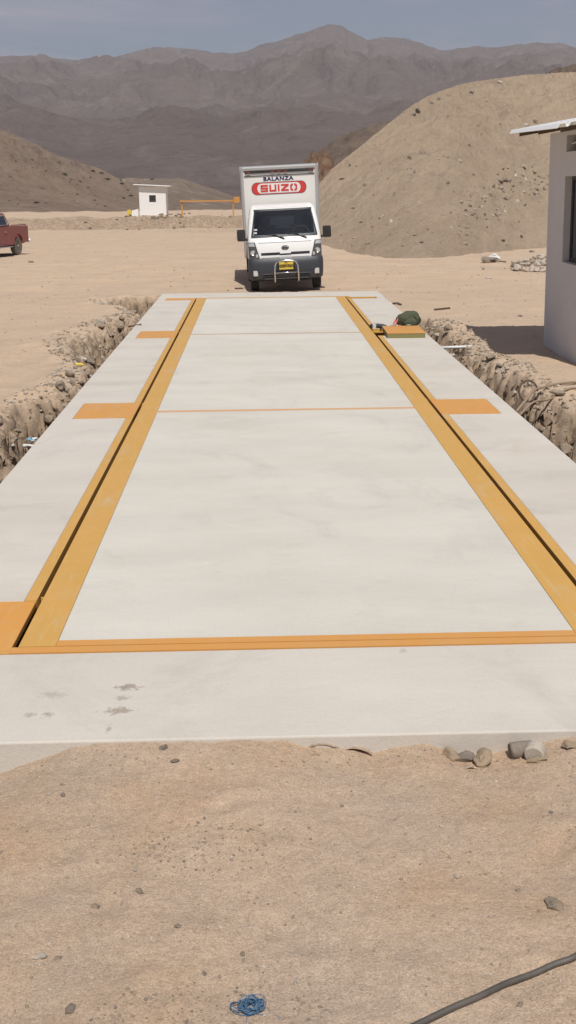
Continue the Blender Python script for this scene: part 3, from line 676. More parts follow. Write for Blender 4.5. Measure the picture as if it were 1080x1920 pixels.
# stones on the mound face (cast down on the mesh)
dg = None
mound = bpy.data.objects['mound']; ground = bpy.data.objects['ground']; hl = bpy.data.objects['hill_left']; hm = bpy.data.objects['hill_middle']
from mathutils.bvhtree import BVHTree
def bvh(o):
    me = o.data; return BVHTree.FromPolygons([v.co for v in me.vertices], [p.vertices[:] for p in me.polygons])
bvm = bvh(mound)
def mound_rock(px, py, w, label, mt, group):
    h, n, i, d = bvm.ray_cast(Vector((CX, CY, CZ)), ray(px, py), 200)
    if h is None: return
    s = w*d/F_PX; o = bpy.data.objects.new('mound_stone', random.choice(RM[mt])); C.objects.link(o); o.scale = (s, s*random.uniform(.6, 1), s*random.uniform(.5, 1)); o.location = h+n*s*.12
    o.rotation_euler = (random.random(), random.random(), random.random()*6); tag(o, label, 'stone', group)
for px, py, w in ((783, 209, 14), (775, 216, 10), (821, 186, 10), (810, 195, 9), (793, 287, 12), (777, 324, 10), (840, 296, 7), (938, 342, 16), (948, 340, 14), (955, 341, 10), (770, 316, 6), (850, 360, 5), (700, 366, 6), (657, 310, 9), (668, 312, 7)):
    mound_rock(px, py, w, 'dark stone embedded in the upper face of the mound', 'rock_grey', 'dark stones in the mound face')
for px, py, w in ((937, 155, 10), (884, 174, 9), (912, 188, 8), (1001, 228, 14), (985, 234, 9), (765, 340, 6), (733, 415, 8), (874, 405, 8), (966, 330, 8)):
    mound_rock(px, py, w, 'pale stone lying on the face of the mound', 'rock_pale', 'pale stones on the mound face')
for k in range(210):
    px = random.uniform(620, 1030); py = random.uniform(200, 470) if random.random() < .4 else 465-abs(random.gauss(0, 45))
    if random.random() < .55: px = random.uniform(860, 1030); py = 330+(1030-px)*.45+random.gauss(0, 25)
    mound_rock(px, py, random.choice((3, 4, 5, 6, 8, 11))*random.uniform(.7, 1.1), 'small stone scattered on the face of the mound', random.choice(('rock', 'rock_pale', 'rock_grey')), 'small stones scattered on the mound')
# gravel and grit: far too many to count
def gravel(name, n, spots, mats, label):
    bm = BM(); base = [rock_bm(200+i, 1, .3, .6) for i in range(4)]; co = []; fa = []; mi = []
    for b in base: b.verts.ensure_lookup_table()
    for k in range(n):
        x, y, s = spots(); b = base[k % 4]; a = random.random()*6.3; ca, sa = math.cos(a), math.sin(a); o = len(co); z = gz1(x, y)
        for v in b.verts:
            q = v.co; co.append((x+(q.x*ca-q.y*sa)*s, y+(q.x*sa+q.y*ca)*s, z+q.z*s+s*.12))
        m = random.randrange(len(mats))
        for f in b.faces: fa.append([o+v.index for v in f.verts]); mi.append(m)
    for b in base: b.free()
    bm.free(); me = bpy.data.meshes.new(name); me.from_pydata(co, [], fa); o = link(name, me, mats); me.polygons.foreach_set('material_index', mi)
    tag(o, label, 'gravel', kind='stuff')
def s_near():
    return random.uniform(-1.9, 1.6), -1.05-random.random()**1.2*2.1, .003+.013*random.random()**4
gravel('gravel', 6500, s_near, ['clod', 'rock_pale', 'rock', 'clod'], 'fine gravel scattered over the foreground sand')
def s_patch():
    while True:
        x, y = random.uniform(-1.9, 1.6), random.uniform(-3.1, -1.06)
        if float(noise.noise(Vector((x*1.6, y*1.6, 3.3)))) > .12+.2*random.random(): return x, y, .004+.011*random.random()**2.5
gravel('grit', 3000, s_patch, ['rock', 'clod', 'rock', 'rock_grey'], 'coarser grit gathered in patches on the foreground sand')
def s_tr():
    left = random.random() < .5; y = random.uniform(1, 18 if left else 13.5); xr = np.interp(y, *zip(*RL)) if left else np.interp(y, *zip(*RR))
    return (random.uniform(xr-.25, -2.33) if left else random.uniform(2.33, xr+.25)), y, .015+.06*random.random()**2.5
gravel('trench_gravel', 5200, s_tr, ['rock', 'rock_pale', 'rock'], 'loose gravel filling the trenches beside the slab')
def s_yard():
    y = 19+random.random()**1.4*40; return random.uniform(-.28, .28)*(y+5), y, .012+.05*random.random()**4
gravel('yard_gravel', 1500, s_yard, ['rock', 'rock_pale', 'rock', 'rock_grey'], 'scattered grit over the wide dirt yard')
def s_side():
    y = random.uniform(3, 19); return random.choice((random.uniform(-6.5, -3.2), random.uniform(2.9, 6))), y, .008+.03*random.random()**4
gravel('side_gravel', 1200, s_side, ['rock', 'rock_pale', 'rock', 'rock_grey'], 'grit over the bare ground on both sides of the trenches')

# shrubs on the left hill
def shrub_mesh(seed):
    rnd = random.Random(seed); co = []; fa = []
    for k in range(170):
        d = Vector((rnd.gauss(0, 1), rnd.gauss(0, 1), abs(rnd.gauss(0, .8)))).normalized()*rnd.uniform(.2, .5); d.z *= .8
        a = Vector((rnd.gauss(0, 1), rnd.gauss(0, 1), rnd.gauss(0, 1))).normalized()*.07; b = a.orthogonal().normalized()*.05; o = len(co)
        co += [d-a, d+b, d+a, d-b]; fa.append((o, o+1, o+2, o+3))
    for k in range(5):
        e = Vector((rnd.uniform(-.25, .25), rnd.uniform(-.25, .25), .3)); o = len(co); co += [(-.015, 0, 0), (.015, 0, 0), tuple(e)]; fa.append((o, o+1, o+2))
    me = bpy.data.meshes.new('shrub'); me.from_pydata(co, [], fa); me.materials.append(MT['shrub']); return me
SM = [shrub_mesh(i) for i in range(4)]
bvl = bvh(hl); bvmid = bvh(hm)
def shrub(px, py, w):
    o0 = Vector((CX, CY, CZ)); c = []
    for b in (bvl, bvmid):
        h, n, i, d = b.ray_cast(o0, ray(px, py), 900)
        if h is not None: c.append((d, h))
    if not c: return
    d, h = min(c, key=lambda t: t[0]); s = w*d/F_PX*1.2
    o = bpy.data.objects.new('shrub', random.choice(SM)); C.objects.link(o); o.location = h; o.scale = (s, s, s*.8); o.rotation_euler[2] = random.random()*6
    tag(o, 'small dark dry shrub on the hillside behind the earth bank', 'shrub', 'dry shrubs on the left hills')
for px, py, w in ((69, 381, 9), (121, 328, 10), (88, 278, 9), (95, 284, 7), (174, 322, 9), (190, 325, 8), (201, 337, 9), (228, 345, 8), (239, 357, 6), (177, 376, 6), (34, 383, 4), (150, 341, 6), (133, 337, 6), (285, 337, 8), (202, 318, 7), (18, 377, 4), (245, 368, 8), (110, 305, 7),
                  (205, 313, 6), (165, 352, 5), (60, 300, 5), (145, 365, 5), (260, 345, 4), (232, 372, 6)):
    shrub(px, py, w)
for k in range(26): shrub(random.uniform(10, 240), random.uniform(290, 388), random.uniform(2.5, 5))

# ------------------------------------------------------------------ delivery truck
def build_truck():
    T = tag(empty('box_truck'), 'white box truck facing the viewer just past the far end of the slab', 'truck')
    zs = [.42, .60, .80, 1.0, 1.15, 1.27, 1.40, 1.6, 1.8, 1.9, 1.95, 1.99]
    yf = [.06, .04, .03, .05, .09, .15, .25, .40, .55, .63, .72, .95]
    hw = [.85, .865, .87, .87, .868, .862, .85, .825, .795, .775, .75, .69]
    def YF(x, z, off=0.):
        w = np.interp(z, zs, hw); y = np.interp(z, zs, yf); u = min(.9999, abs(x)/w)
        return y+.30*(1-(1-u**5)**(1/5.))+.03*u*u-off
    def W(z): return float(np.interp(z, zs, hw))
    # body shell
    zz = seq((.42, 1.99, .05, .05)); zz[-1] = 1.99
    th = [-1+2*i/44 for i in range(45)]; bm = BM(); rings = []
    for z in zz:
        w = W(z); r_ = []
        pts = [(-w, 1.55)]+[(-w, float(YF(-w, z))+.3)]
        for t in th:
            u = math.copysign(1-(1-abs(t))**1.8, t); pts.append((u*w, float(YF(u*w, z))))
        pts += [(w, float(YF(w, z))+.3), (w, 1.55)]
        rings.append([bm.verts.new((x, min(y, 1.54) if 0 < i < len(pts)-1 else y, z)) for i, (x, y) in enumerate(pts)])
    for a, b in zip(rings, rings[1:]):
        for i in range(len(a)-1):
            if 1.30 < (a[i].co.z+b[i].co.z)/2 < 1.87 and abs(a[i].co.x+a[i+1].co.x)/2 < .76-.10*(a[i].co.z-1.28)/.6-.02 and 0 < i < len(a)-2: continue
            bm.faces.new((a[i], a[i+1], b[i+1], b[i]))
        bm.faces.new((a[-1], a[0], b[0], b[-1]))
    bm.faces.new(rings[-1]); bm.faces.new(rings[0][::-1])
    cab = obj('cab', bm, 'white', T, auto=32)
    def patch(name, fx0, fx1, z0, z1, off, mat, parent, nx=16, nz=8, thick=.02, auto=30):
        bm = BM(); F = []; B = []
        for j in range(nz+1):
            v = j/nz; z = z0+(z1-z0)*v; a = fx0(v) if callable(fx0) else fx0; b = fx1(v) if callable(fx1) else fx1
            F.append([bm.verts.new((a+(b-a)*i/nx, float(YF(a+(b-a)*i/nx, z, off)), z)) for i in range(nx+1)])
            B.append([bm.verts.new((a+(b-a)*i/nx, float(YF(a+(b-a)*i/nx, z, off-thick)), z)) for i in range(nx+1)])
        for j in range(nz):
            for i in range(nx):
                bm.faces.new((F[j][i], F[j][i+1], F[j+1][i+1], F[j+1][i])); bm.faces.new((B[j][i], B[j+1][i], B[j+1][i+1], B[j][i+1]))
            bm.faces.new((F[j][0], F[j+1][0], B[j+1][0], B[j][0])); bm.faces.new((F[j][nx], B[j][nx], B[j+1][nx], F[j+1][nx]))
        for i in range(nx):
            bm.faces.new((F[0][i], B[0][i], B[0][i+1], F[0][i+1])); bm.faces.new((F[nz][i], F[nz][i+1], B[nz][i+1], B[nz][i]))
        return obj(name, bm, mat, parent, auto=auto)
    ws = patch('windscreen', lambda v: -(.755-.10*v), lambda v: .755-.10*v, 1.295, 1.875, .008, 'wind', T, 24, 10, .004)
    for z0_, z1_, a0_, a1_ in ((1.272, 1.312, .778, .772), (1.855, 1.897, .685, .675)): patch('windscreen_seal', -a0_, a0_, z0_, z1_, .011, 'black', T, 24, 2)
    for s in (-1, 1):
        f0, f1 = (lambda v: s*(.742-.096*v)), (lambda v: s*(.778-.10*v))
        if s < 0: f0, f1 = f1, f0
        patch('windscreen_seal', f0, f1, 1.313, 1.854, .011, 'black', T, 3, 10)
    # inside of the cab
    obj('dashboard', box(BM(), -.74, .74, .34, .62, 1.12, 1.335, .03), 'plastic', T)
    obj('cab_back_panel', box(BM(), -.74, .74, 1.44, 1.5, 1.0, 1.85), 'trimgrey', T)
    obj('rear_window', box(BM(), -.42, .30, 1.425, 1.438, 1.42, 1.70, .005), 'rearpane', T)
    for xs_ in (-.42, .42):
        st_ = obj('seat', box(BM(), xs_-.23, xs_+.23, 1.10, 1.28, .95, 1.50, .04), 'plastic', T)
        obj('headrest', box(BM(), xs_-.12, xs_+.12, 1.14, 1.24, 1.52, 1.70, .03), 'plastic', st_)
    bm = BM(); tube(bm, [(.42+.19*math.cos(a), .72+.09*math.sin(a), 1.33+.14*math.sin(a)) for a in [2*PI*i/24 for i in range(25)]], .014, 6, False); obj('steering_wheel', bm, 'black', T)
    # stickers seen in the lower left corner of the glass
    for x0, z0 in ((-.71, 1.36), (-.70, 1.43)): patch('sticker', x0, x0+.07, z0, z0+.035, .012, 'alu', ws, 2, 2)
    # hood seam, grille
    patch('seam', -.62, .62, 1.148, 1.154, .003, 'black', cab, 20, 1)
    for s in (-1, 1):
        lo, hi = sorted((s*.13, s*.57))
        patch('grille_slot', lo, hi, .865, .925, .004, 'black', cab, 10, 3)
        patch('grille_bar', lo, hi, .815, .855, .010, 'white', cab, 10, 2)
    patch('grille_centre', -.13, .13, .86, .895, .004, 'black', cab, 8, 2)
    # emblem
    bm = BM(); c = Vector((0, float(YF(0, 1.03))-.02, 1.03))
    tube(bm, [(c.x+.078*math.cos(a), c.y, c.z+.038*math.sin(a)) for a in [2*PI*i/24 for i in range(25)]], .009, 6, False)
    em = obj('emblem', bm, 'black', cab)
    bm = text_mesh('KIA', .062, .003, 1.1, .002); o = obj('emblem_letters', bm, 'black', em); o.location = (0, c.y-.003, 1.008)
    # headlights
    for s in (-1, 1):
        a = lambda v: s*(.60+.085*v*1.2); b = lambda v: s*(.858)
        f0, f1 = (a, b) if s > 0 else (b, a)
        hl_ = patch('headlight', f0, f1, .80, 1.17, .006, 'lamp_dark', T, 10, 10, .03)
        g0, g1 = (lambda v: s*(.70+.03*v), lambda v: s*.85); g0, g1 = (g0, g1) if s > 0 else (g1, g0)
        patch('indicator_lens', g0, g1, 1.08, 1.155, .011, 'lens', hl_, 6, 3)
        for (xc, zc, rr) in ((.755, .93, .062),):
            bm = BM(); lathe(bm, [(0, rr), (-.012, rr), (-.016, rr*.8), (-.006, rr*.55), (-.02, rr*.3)], 20, 'Y', (s*xc, float(YF(s*xc, zc, .004)), zc)); obj('reflector', bm, 'lens', hl_, auto=30)
        g0, g1 = (s*.64, s*.69) if s > 0 else (s*.69, s*.64); patch('side_lens', g0, g1, .83, .90, .011, 'lens', hl_, 4, 3)
    # bumper
    bm = BM(); rings = []
    for z, off, w in ((.30, .00, .84), (.34, .05, .87), (.50, .07, .885), (.66, .07, .888), (.74, .055, .885), (.795, .02, .875)):
        r_ = [(-w, .75)]
        for t in th:
            u = math.copysign(1-(1-abs(t))**1.8, t); r_.append((u*w, float(YF(u*W(.8)*.9999, max(z, .8))-off)))
        r_.append((w, .75)); rings.append([bm.verts.new((x, y, z)) for x, y in r_])
    for a, b in zip(rings, rings[1:]):
        for i in range(len(a)-1): bm.faces.new((a[i], a[i+1], b[i+1], b[i]))
        bm.faces.new((a[-1], a[0], b[0], b[-1]))
    bm.faces.new(rings[-1]); bm.faces.new(rings[0][::-1])
    bp = obj('bumper', bm, 'plastic', T, auto=35)
    for s in (-1, 1):
        o = obj('fog_light', box(BM(), s*.72-.055, s*.72+.055, .0, .06, .40, .53, .02), 'lens', bp); o.location.y = float(YF(.72, .8))-.085
        obj('intake', box(BM(), s*.37-.17, s*.37+.17, -.052, -.03, .37, .395, .004), 'black', bp)
        obj('intake_rib', box(BM(), s*.37-.19, s*.37+.19, -.056, -.03, .43, .452, .004), 'lamp_dark', bp)
    obj('intake', box(BM(), -.2, .2, -.053, -.03, .36, .46, .006), 'black', bp)
    obj('intake_rib', box(BM(), -.52, .52, -.062, -.03, .325, .345, .005), 'lamp_dark', bp)
    # number plate
    pl = empty('number_plate'); pl.parent = T; pl.location = (0, -.075, .62); 
    pb = obj('plate_panel', box(BM(), -.165, .165, -.012, 0, -.085, .085, .004), 'yellow', pl)
    obj('plate_backing', box(BM(), -.2, .2, .001, .03, -.10, .12, .006), 'black', pl)
    bm = text_mesh('C0X-761', .092, .0008, .78, .0015, sp=1.12); o = obj('plate_number', bm, 'black', pl); o.location = (0, -.014, -.045)
    bm = text_mesh('PERU', .03, .0008, 1, .001); o = obj('plate_country', bm, 'black', pl); o.location = (0, -.014, .055)
    obj('plate_lamp_bar', box(BM(), -.15, .15, -.05, .02, .155, .205, .012), 'alu', pl)
    # bull bar
    bm = BM(); pts = [(-.275, -.16, .26), (-.275, -.17, .45), (-.27, -.17, .62), (-.235, -.165, .70), (-.16, -.16, .735), (0, -.16, .745), (.16, -.16, .735), (.235, -.165, .70), (.27, -.17, .62), (.275, -.17, .45), (.275, -.16, .26)]
    tube(bm, pts, .019, 10); tube(bm, [(-.27, -.17, .47), (.27, -.17, .47)], .012, 8)
    for s in (-1, 1): tube(bm, [(s*.275, -.165, .36), (s*.275, .05, .36)], .014, 6)
    obj('bull_bar', bm, 'chrome', T)
    # wipers
    for x0, x1 in ((-.02, -.62), (.50, -.10)):
        bm = BM(); p0 = (x0+.02, float(YF(x0+.02, 1.235, .03)), 1.235); p1 = ((x0+x1)/2, float(YF((x0+x1)/2, 1.345, .035)), 1.325); p2 = (x1, float(YF(x1, 1.36, .022)), 1.35)
        tube(bm, [p0, p1], [.017, .009], 6); tube(bm, [((x0+p1[0])/2, float(YF(x0, 1.31, .028)), 1.305), p1, p2], .009, 6)
        obj('wiper', bm, 'black', T)
    # mirrors
    for s in (-1, 1):
        m = obj('mirror', box(BM(), min(s*.91, s*1.11), max(s*.91, s*1.11), .27, .40, 1.20, 1.47, .05), 'black', T, auto=40)
        obj('mirror_arm', tube(tube(BM(), [(s*.84, .50, 1.25), (s*.93, .38, 1.235), (s*.99, .35, 1.25)], .016, 6), [(s*.84, .48, 1.2), (s*.95, .36, 1.23)], .013, 6), 'black', m)
    # doors, side windows, handles
    for s in (-1, 1):
        poly = [(.42, 1.27), (.62, 1.27), (1.36, 1.27), (1.38, 1.82), (.92, 1.82)]
        bm = BM(); vs = [[bm.verts.new((s*(W(z)+o), y, z)) for y, z in poly] for o in (.004, -.02)]
        bm.faces.new(vs[0]); bm.faces.new(vs[1][::-1]); n = len(poly)
        for i in range(n): bm.faces.new((vs[0][i], vs[1][i], vs[1][(i+1) % n], vs[0][(i+1) % n]))
        dr = obj('side_window', bm, 'glass', T)
        d = obj('door', box(BM(), min(s*.868, s*.876), max(s*.868, s*.876), .62, 1.42, .62, 1.2, .003), 'white', T)
        obj('handle', box(BM(), min(s*.877, s*.895), max(s*.877, s*.895), 1.2, 1.36, 1.08, 1.12, .005), 'black', d)
    # chassis
    bm = BM(); box(bm, -.42, -.34, .4, 5.2, .50, .62); box(bm, .34, .42, .4, 5.2, .50, .62)
    for y in (1.7, 2.6, 3.5, 4.6): box(bm, -.339, .339, y, y+.08, .52, .60)
    box(bm, -.7, .7, .72, .8, .24, .33); box(bm, -.75, .75, 3.56, 3.68, .24, .36); box(bm, -.3, .3, 1.0, 1.6, .32, .49); box(bm, .5, .8, 1.9, 2.6, .35, .62, .02)
    obj('chassis', bm, 'black', T)
    # wheels
    def wheel(x, y, r=.305, w=.19, dual=False):
        root = empty('wheel'); root.parent = T; root.location = (x, y, r)
        bm = BM(); h = w/2; lathe(bm, [(-h*.75, r*.62), (-h, r*.78), (-h, r*.93), (-h*.8, r), (-h*.3, r*1.003), (-h*.28, r*.975), (-h*.2, r*.975), (-h*.18, r*1.003), (h*.18, r*1.003), (h*.2, r*.975), (h*.28, r*.975), (h*.3, r*1.003), (h*.8, r), (h, r*.93), (h, r*.78), (h*.75, r*.62)], 32, 'X')
        obj('tyre', bm, 'rubber', root, auto=40)
        s = 1 if x > 0 else -1; bm = BM(); lathe(bm, [(-s*h*.5, r*.6), (s*h*.7, r*.62), (s*h*.6, r*.5), (s*h*.3, r*.42), (s*h*.5, r*.2), (s*h*.9, r*.17)], 24, 'X'); obj('rim', bm, 'rim', root, auto=40)
    for x in (-.75, .75): wheel(x, .78)
    for x in (-.78, .78, -.56, .56): wheel(x, 3.6)
    # cargo box
    bx = obj('cargo_box', box(BM(), -.93, .93, 1.72, 5.6, .80, 2.86), 'boxwhite', T)
    # corner posts and roof rails
    bm = BM()
    for s in (-1, 1):
        poly = [(s*.955, 1.76), (s*.955, 1.72), (s*.925, 1.685), (s*.875, 1.685), (s*.875, 1.72), (s*.93, 1.76)]
        obj('corner_post', prism(BM(), poly, .74, 2.80, 'Z'), 'alu', bx)
    for s in (-1, 1): obj('roof_rail', box(BM(), min(s*.90, s*.965), max(s*.90, s*.965), 1.70, 5.62, 2.80, 2.90, .02), 'alu', bx)
    bm = BM(); prism(bm, [(1.69, 2.80), (1.68, 2.85), (1.72, 2.885), (1.80, 2.90), (5.6, 2.90), (5.6, 2.862), (1.7201, 2.862), (1.7201, 2.80)], -.895, .895, 'X')
    obj('roof_cap', bm, 'alu', bx)
    obj('lamp_rail', box(BM(), -.84, .84, 1.695, 1.719, 2.725, 2.785, .006), 'black', bx)
    obj('trim_strip', box(BM(), -.86, .86, 1.70, 1.719, 2.655, 2.675, .003), 'plastic', bx)
    for x in (-.80, -.21, -.055, .10, .73): obj('marker_light', box(BM(), x, x+.10, 1.675, 1.694, 2.732, 2.772, .006), 'amber', bx)
    obj('bottom_rail', box(BM(), -.94, .94, 1.70, 5.6, .72, .795, .005), 'alu', bx)
    for s in (-1, 1): obj('mud_flap', box(BM(), s*.78-.13, s*.78+.13, 4.05, 4.07, .2, .7), 'black', bx)
    # air deflector hump over the cab
    patch('roof_visor', -.60, .60, 1.925, 1.965, .012, 'white', cab, 20, 3)
    # the lettering
    bm = text_mesh('BALANZA', .125, .0055, 1.18, .002, sp=1.16); o = obj('lettering', bm, 'navy', bx); o.location = (-.03, 1.716, 2.54)
    # stadium frame
    def stadium(hw_, hh, n=14):
        r_ = hh; return [(hw_-r_*.9+r_*.9*math.sin(a), r_*math.cos(a)) for a in [PI*i/n for i in range(n+1)]]+[(-hw_+r_*.9-r_*.9*math.sin(a), -r_*math.cos(a)) for a in [PI*i/n for i in range(n+1)]]
    zc = 2.365; xc = -.02
    def ring(o_, i_, y0, y1, name, mat, par, only=None):
        bm = BM(); n = len(o_)
        for A in (0,):
            V = [[bm.verts.new((xc+p[0], y, zc+p[1])) for p in q] for q in (o_, i_) for y in (y0, y1)]
            for k in range(n):
                j = (k+1) % n
                bm.faces.new((V[0][k], V[0][j], V[2][j], V[2][k])); bm.faces.new((V[0][k], V[1][k], V[1][j], V[0][j])); bm.faces.new((V[2][k], V[2][j], V[3][j], V[3][k])); bm.faces.new((V[1][k], V[3][k], V[3][j], V[1][j]))
        return obj(name, bm, mat, par)
    em = obj('logo_fill', prism(BM(), [(xc+p[0], zc+p[1]) for p in stadium(.56, .115)], 1.7145, 1.7185, 'Y'), 'boxwhite', bx)
    inner = stadium(.53, .122); outer = stadium(.66, .138)
    ring(outer, inner, 1.711, 1.7185, 'logo_frame', 'red', em)
    ring(stadium(.672, .145), stadium(.66, .139), 1.712, 1.7185, 'logo_outline', 'navy', em)
    # block letters S U I Z O built of strokes
    def strokes(L, x, w, h, t):
        q = h/2; s = []
        if L == 'S': s = [(x, x+w, h-t, h), (x, x+t, q, h-t), (x, x+w, q-t/2, q+t/2), (x+w-t, x+w, t, q), (x, x+w, 0, t)]
        if L == 'U': s = [(x, x+t, 0, h), (x+w-t, x+w, 0, h), (x+t, x+w-t, 0, t)]
        if L == 'I': s = [(x, x+t, 0, h)]
        if L == 'O': s = [(x, x+t, .12*h, .88*h), (x+w-t, x+w, .12*h, .88*h), (x+t*.6, x+w*.42, h-t, h), (x+w*.58, x+w-t*.6, h-t, h), (x+t*.6, x+w*.42, 0, t), (x+w*.58, x+w-t*.6, 0, t)]
        return s
    h = .165; x = -.47; t = .042
    for L, w in (('S', .18), ('U', .17), ('I', .045), ('Z', .19), ('O', .17)):
        bm = BM()
        if L == 'Z': prism(bm, [(x, 0), (x+w, 0), (x+w, t), (x+.075, t), (x+w, h-t), (x+w, h), (x, h), (x, h-t), (x+w-.085, h-t), (x, t)], 1.708, 1.7135, 'Y')
        else:
            for i, (a, b, c_, d) in enumerate(strokes(L, x, w, h, t)): box(bm, a, b, 1.708-.0003*i, 1.7135, c_, d)
        o = obj('logo_letter', bm, 'red', em); o.location = (0, 0, zc-h/2); x += w+.035
    return T
tr = build_truck()
pl_, prr = at(466, 543), at(605, 538)
tr.scale = (.955, .955, .955); tr.location = (.40, 20.2, -.125); tr.rotation_euler = (0, R(-2.2), R(.8))

# ------------------------------------------------------------------ maroon pickup
def build_pickup():
    T = tag(empty('pickup_truck'), 'old maroon pickup truck parked at the left edge of the yard', 'pickup')
    hw = .80
    def arch(yc, r, z0, n=10): return [(yc+r*math.cos(PI-PI*i/n), z0+r*math.sin(PI-PI*i/n)) for i in range(n+1)]
    # front toward -y, rear toward +y
    lower = [(-.05, .38), (.0, .36)]+arch(.75, .38, .36)+arch(3.13, .36, .40)+[(3.85, .46), (3.95, .52), (3.96, 1.03)]
    lower += [(2.66, 1.05), (2.6, 1.06), (.95, 1.0), (.05, .93), (-.06, .85)]
    def side(bm, x0, x1): prism(bm, lower, x0, x1, 'X')
    bm = BM(); side(bm, -hw, -hw+.10); side(bm, hw-.10, hw)
    box(bm, -hw+.101, hw-.101, -.04, .02, .4, .9); box(bm, -hw+.101, hw-.101, .02, 2.59, .42, .6)
    box(bm, -hw+.101, hw-.101, .0, 1.0, .90, .955, .01); box(bm, -hw+.101, hw-.101, 2.60, 2.68, .45, 1.04); box(bm, -hw+.101, hw-.101, 2.681, 3.87, .52, .60)
    body = obj('body', bm, 'maroon', T)
    tg = obj('tailgate', box(BM(), -hw+.105, hw-.105, 3.88, 3.945, .55, 1.02, .01), 'maroon', T)
    obj('handle', box(BM(), -.08, .08, 3.946, 3.965, .88, .92, .004), 'chrome', tg)
    for s in (-1, 1): obj('tail_light', box(BM(), s*.71-.06, s*.71+.06, 3.961, 3.98, .62, .86, .008), 'red', T)
    for s in (-1, 1): obj('headlight', box(BM(), s*.6-.12, s*.6+.12, -.085, -.061, .62, .78, .01), 'lens', T)
    obj('grille', box(BM(), -.45, .45, -.075, -.041, .6, .8, .01), 'black', T)
    for s in (-1, 1): obj('bed_rail', tube(BM(), [(s*(hw-.05), 2.7, 1.085), (s*(hw-.05), 3.9, 1.065)], .02, 6), 'maroon', T)
    # cabin
    bm = BM(); A = [(.95, 1.0, .74), (1.50, 1.50, .64), (2.42, 1.52, .64), (2.64, 1.05, .75)]
    bot = [(.90, .995, .76), (2.36, 1.05, .76)]
    L = [bm.verts.new((-w, y, z)) for y, z, w in A]; Rr = [bm.verts.new((w, y, z)) for y, z, w in A]
    bm.faces.new(L); bm.faces.new(Rr[::-1])
    for i in range(4): j = (i+1) % 4; bm.faces.new((L[i], Rr[i], Rr[j], L[j]))
    bmesh.ops.bevel(bm, geom=bm.edges[:], offset=.03, segments=2, affect='EDGES')
    cabn = obj('cab', bm, 'maroon', T)
    for s in (-1, 1):
        def P(y, z): 
            k = (z-1.0)/.5; return (s*(.757-.105*k+.004), y, z)
        bm = BM(); q = [(1.30, 1.09), (1.58, 1.43), (2.33, 1.43), (2.46, 1.10)]
        vs = [bm.verts.new(P(*p)) for p in q]; v2 = [bm.verts.new((v.co.x-s*.02, v.co.y, v.co.z)) for v in vs]
        bm.faces.new(vs); bm.faces.new(v2[::-1])
        for i in range(4): j = (i+1) % 4; bm.faces.new((vs[i], v2[i], v2[j], vs[j]))
        w_ = obj('side_window', bm, 'glass', T)
        q2 = q+[q[0]]; bm = BM(); tube(bm, [P(*p) for p in q2], .017, 5); obj('window_trim', bm, 'alu', w_)
        d = obj('door', box(BM(), min(s*hw, s*(hw+.006)), max(s*hw, s*(hw+.006)), 1.2, 2.2, .45, .98, .002), 'maroon', T)
        obj('handle', box(BM(), min(s*(hw+.007), s*(hw+.03)), max(s*(hw+.007), s*(hw+.03)), 2.0, 2.14, .85, .88), 'chrome', d)
        obj('running_board', box(BM(), min(s*.70, s*.88), max(s*.70, s*.88), 1.2, 2.5, .32, .345, .008), 'alu', T)
    for y0, y1, z0, z1 in ((1.02, 1.42, 1.08, 1.44), (2.59, 2.45, 1.12, 1.42)):
        bm = BM(); o = -.025 if y0 < 1.5 else .03; ws = [(-.66, y0+o, z0), (.66, y0+o, z0), (.58, y1+o, z1), (-.58, y1+o, z1)]
        vs = [bm.verts.new(p) for p in ws]; v2 = [bm.verts.new((p[0], p[1]-o*1.2, p[2])) for p in ws]; bm.faces.new(vs); bm.faces.new(v2[::-1])
        for i in range(4): j = (i+1) % 4; bm.faces.new((vs[i], v2[i], v2[j], vs[j]))
        obj('windscreen' if o < 0 else 'rear_window', bm, 'glass', T)
    bm = BM(); tube(bm, [(-.8, 4.00, .52), (-.78, 4.06, .47), (.78, 4.06, .47), (.8, 4.00, .52)], .045, 8); obj('rear_bumper', bm, 'chrome', T)
    bm = BM(); tube(bm, [(-.8, -.05, .45), (-.75, -.14, .45), (.75, -.14, .45), (.8, -.05, .45)], .05, 8); obj('front_bumper', bm, 'chrome', T)
    obj('underbody', box(BM(), -.55, .55, .3, 3.8, .30, .41), 'black', T)
    for x in (-.68, .68):
        for y in (.75, 3.13):
            root = empty('wheel'); root.parent = T; root.location = (x, y, .32); r, h = .32, .10; s = 1 if x > 0 else -1
            bm = BM(); lathe(bm, [(-h*.8, r*.6), (-h, r*.78), (-h*.95, r*.94), (-h*.7, r), (h*.7, r), (h*.95, r*.94), (h, r*.78), (h*.8, r*.6)], 28, 'X'); obj('tyre', bm, 'tyre_dusty', root, auto=40)
            bm = BM(); lathe(bm, [(0, r*.6), (s*h*.5, r*.6), (s*h*.4, r*.45), (s*h*.75, r*.3), (s*h*.75, r*.12)], 20, 'X'); obj('rim', bm, 'rubber', root, auto=40)
            bm = BM(); lathe(bm, [(s*h*.74, r*.14), (s*h*1.05, r*.12)], 14, 'X'); obj('hub', bm, 'rim', root)
    return T
pk = build_pickup()
# rear wheel (left side, local (.78,3.35)) stands at the spot seen in the photo
th_ = R(-14.6)                                   # local -y (front) turned towards the camera's left
wp = at(36, 473, -.12); c_, s_ = math.cos(th_), math.sin(th_)
pk.rotation_euler = (0, 0, th_)
pk.location = (wp.x-(c_*.78-s_*3.13), wp.y-(s_*.78+c_*3.13), gz1(wp.x, wp.y))

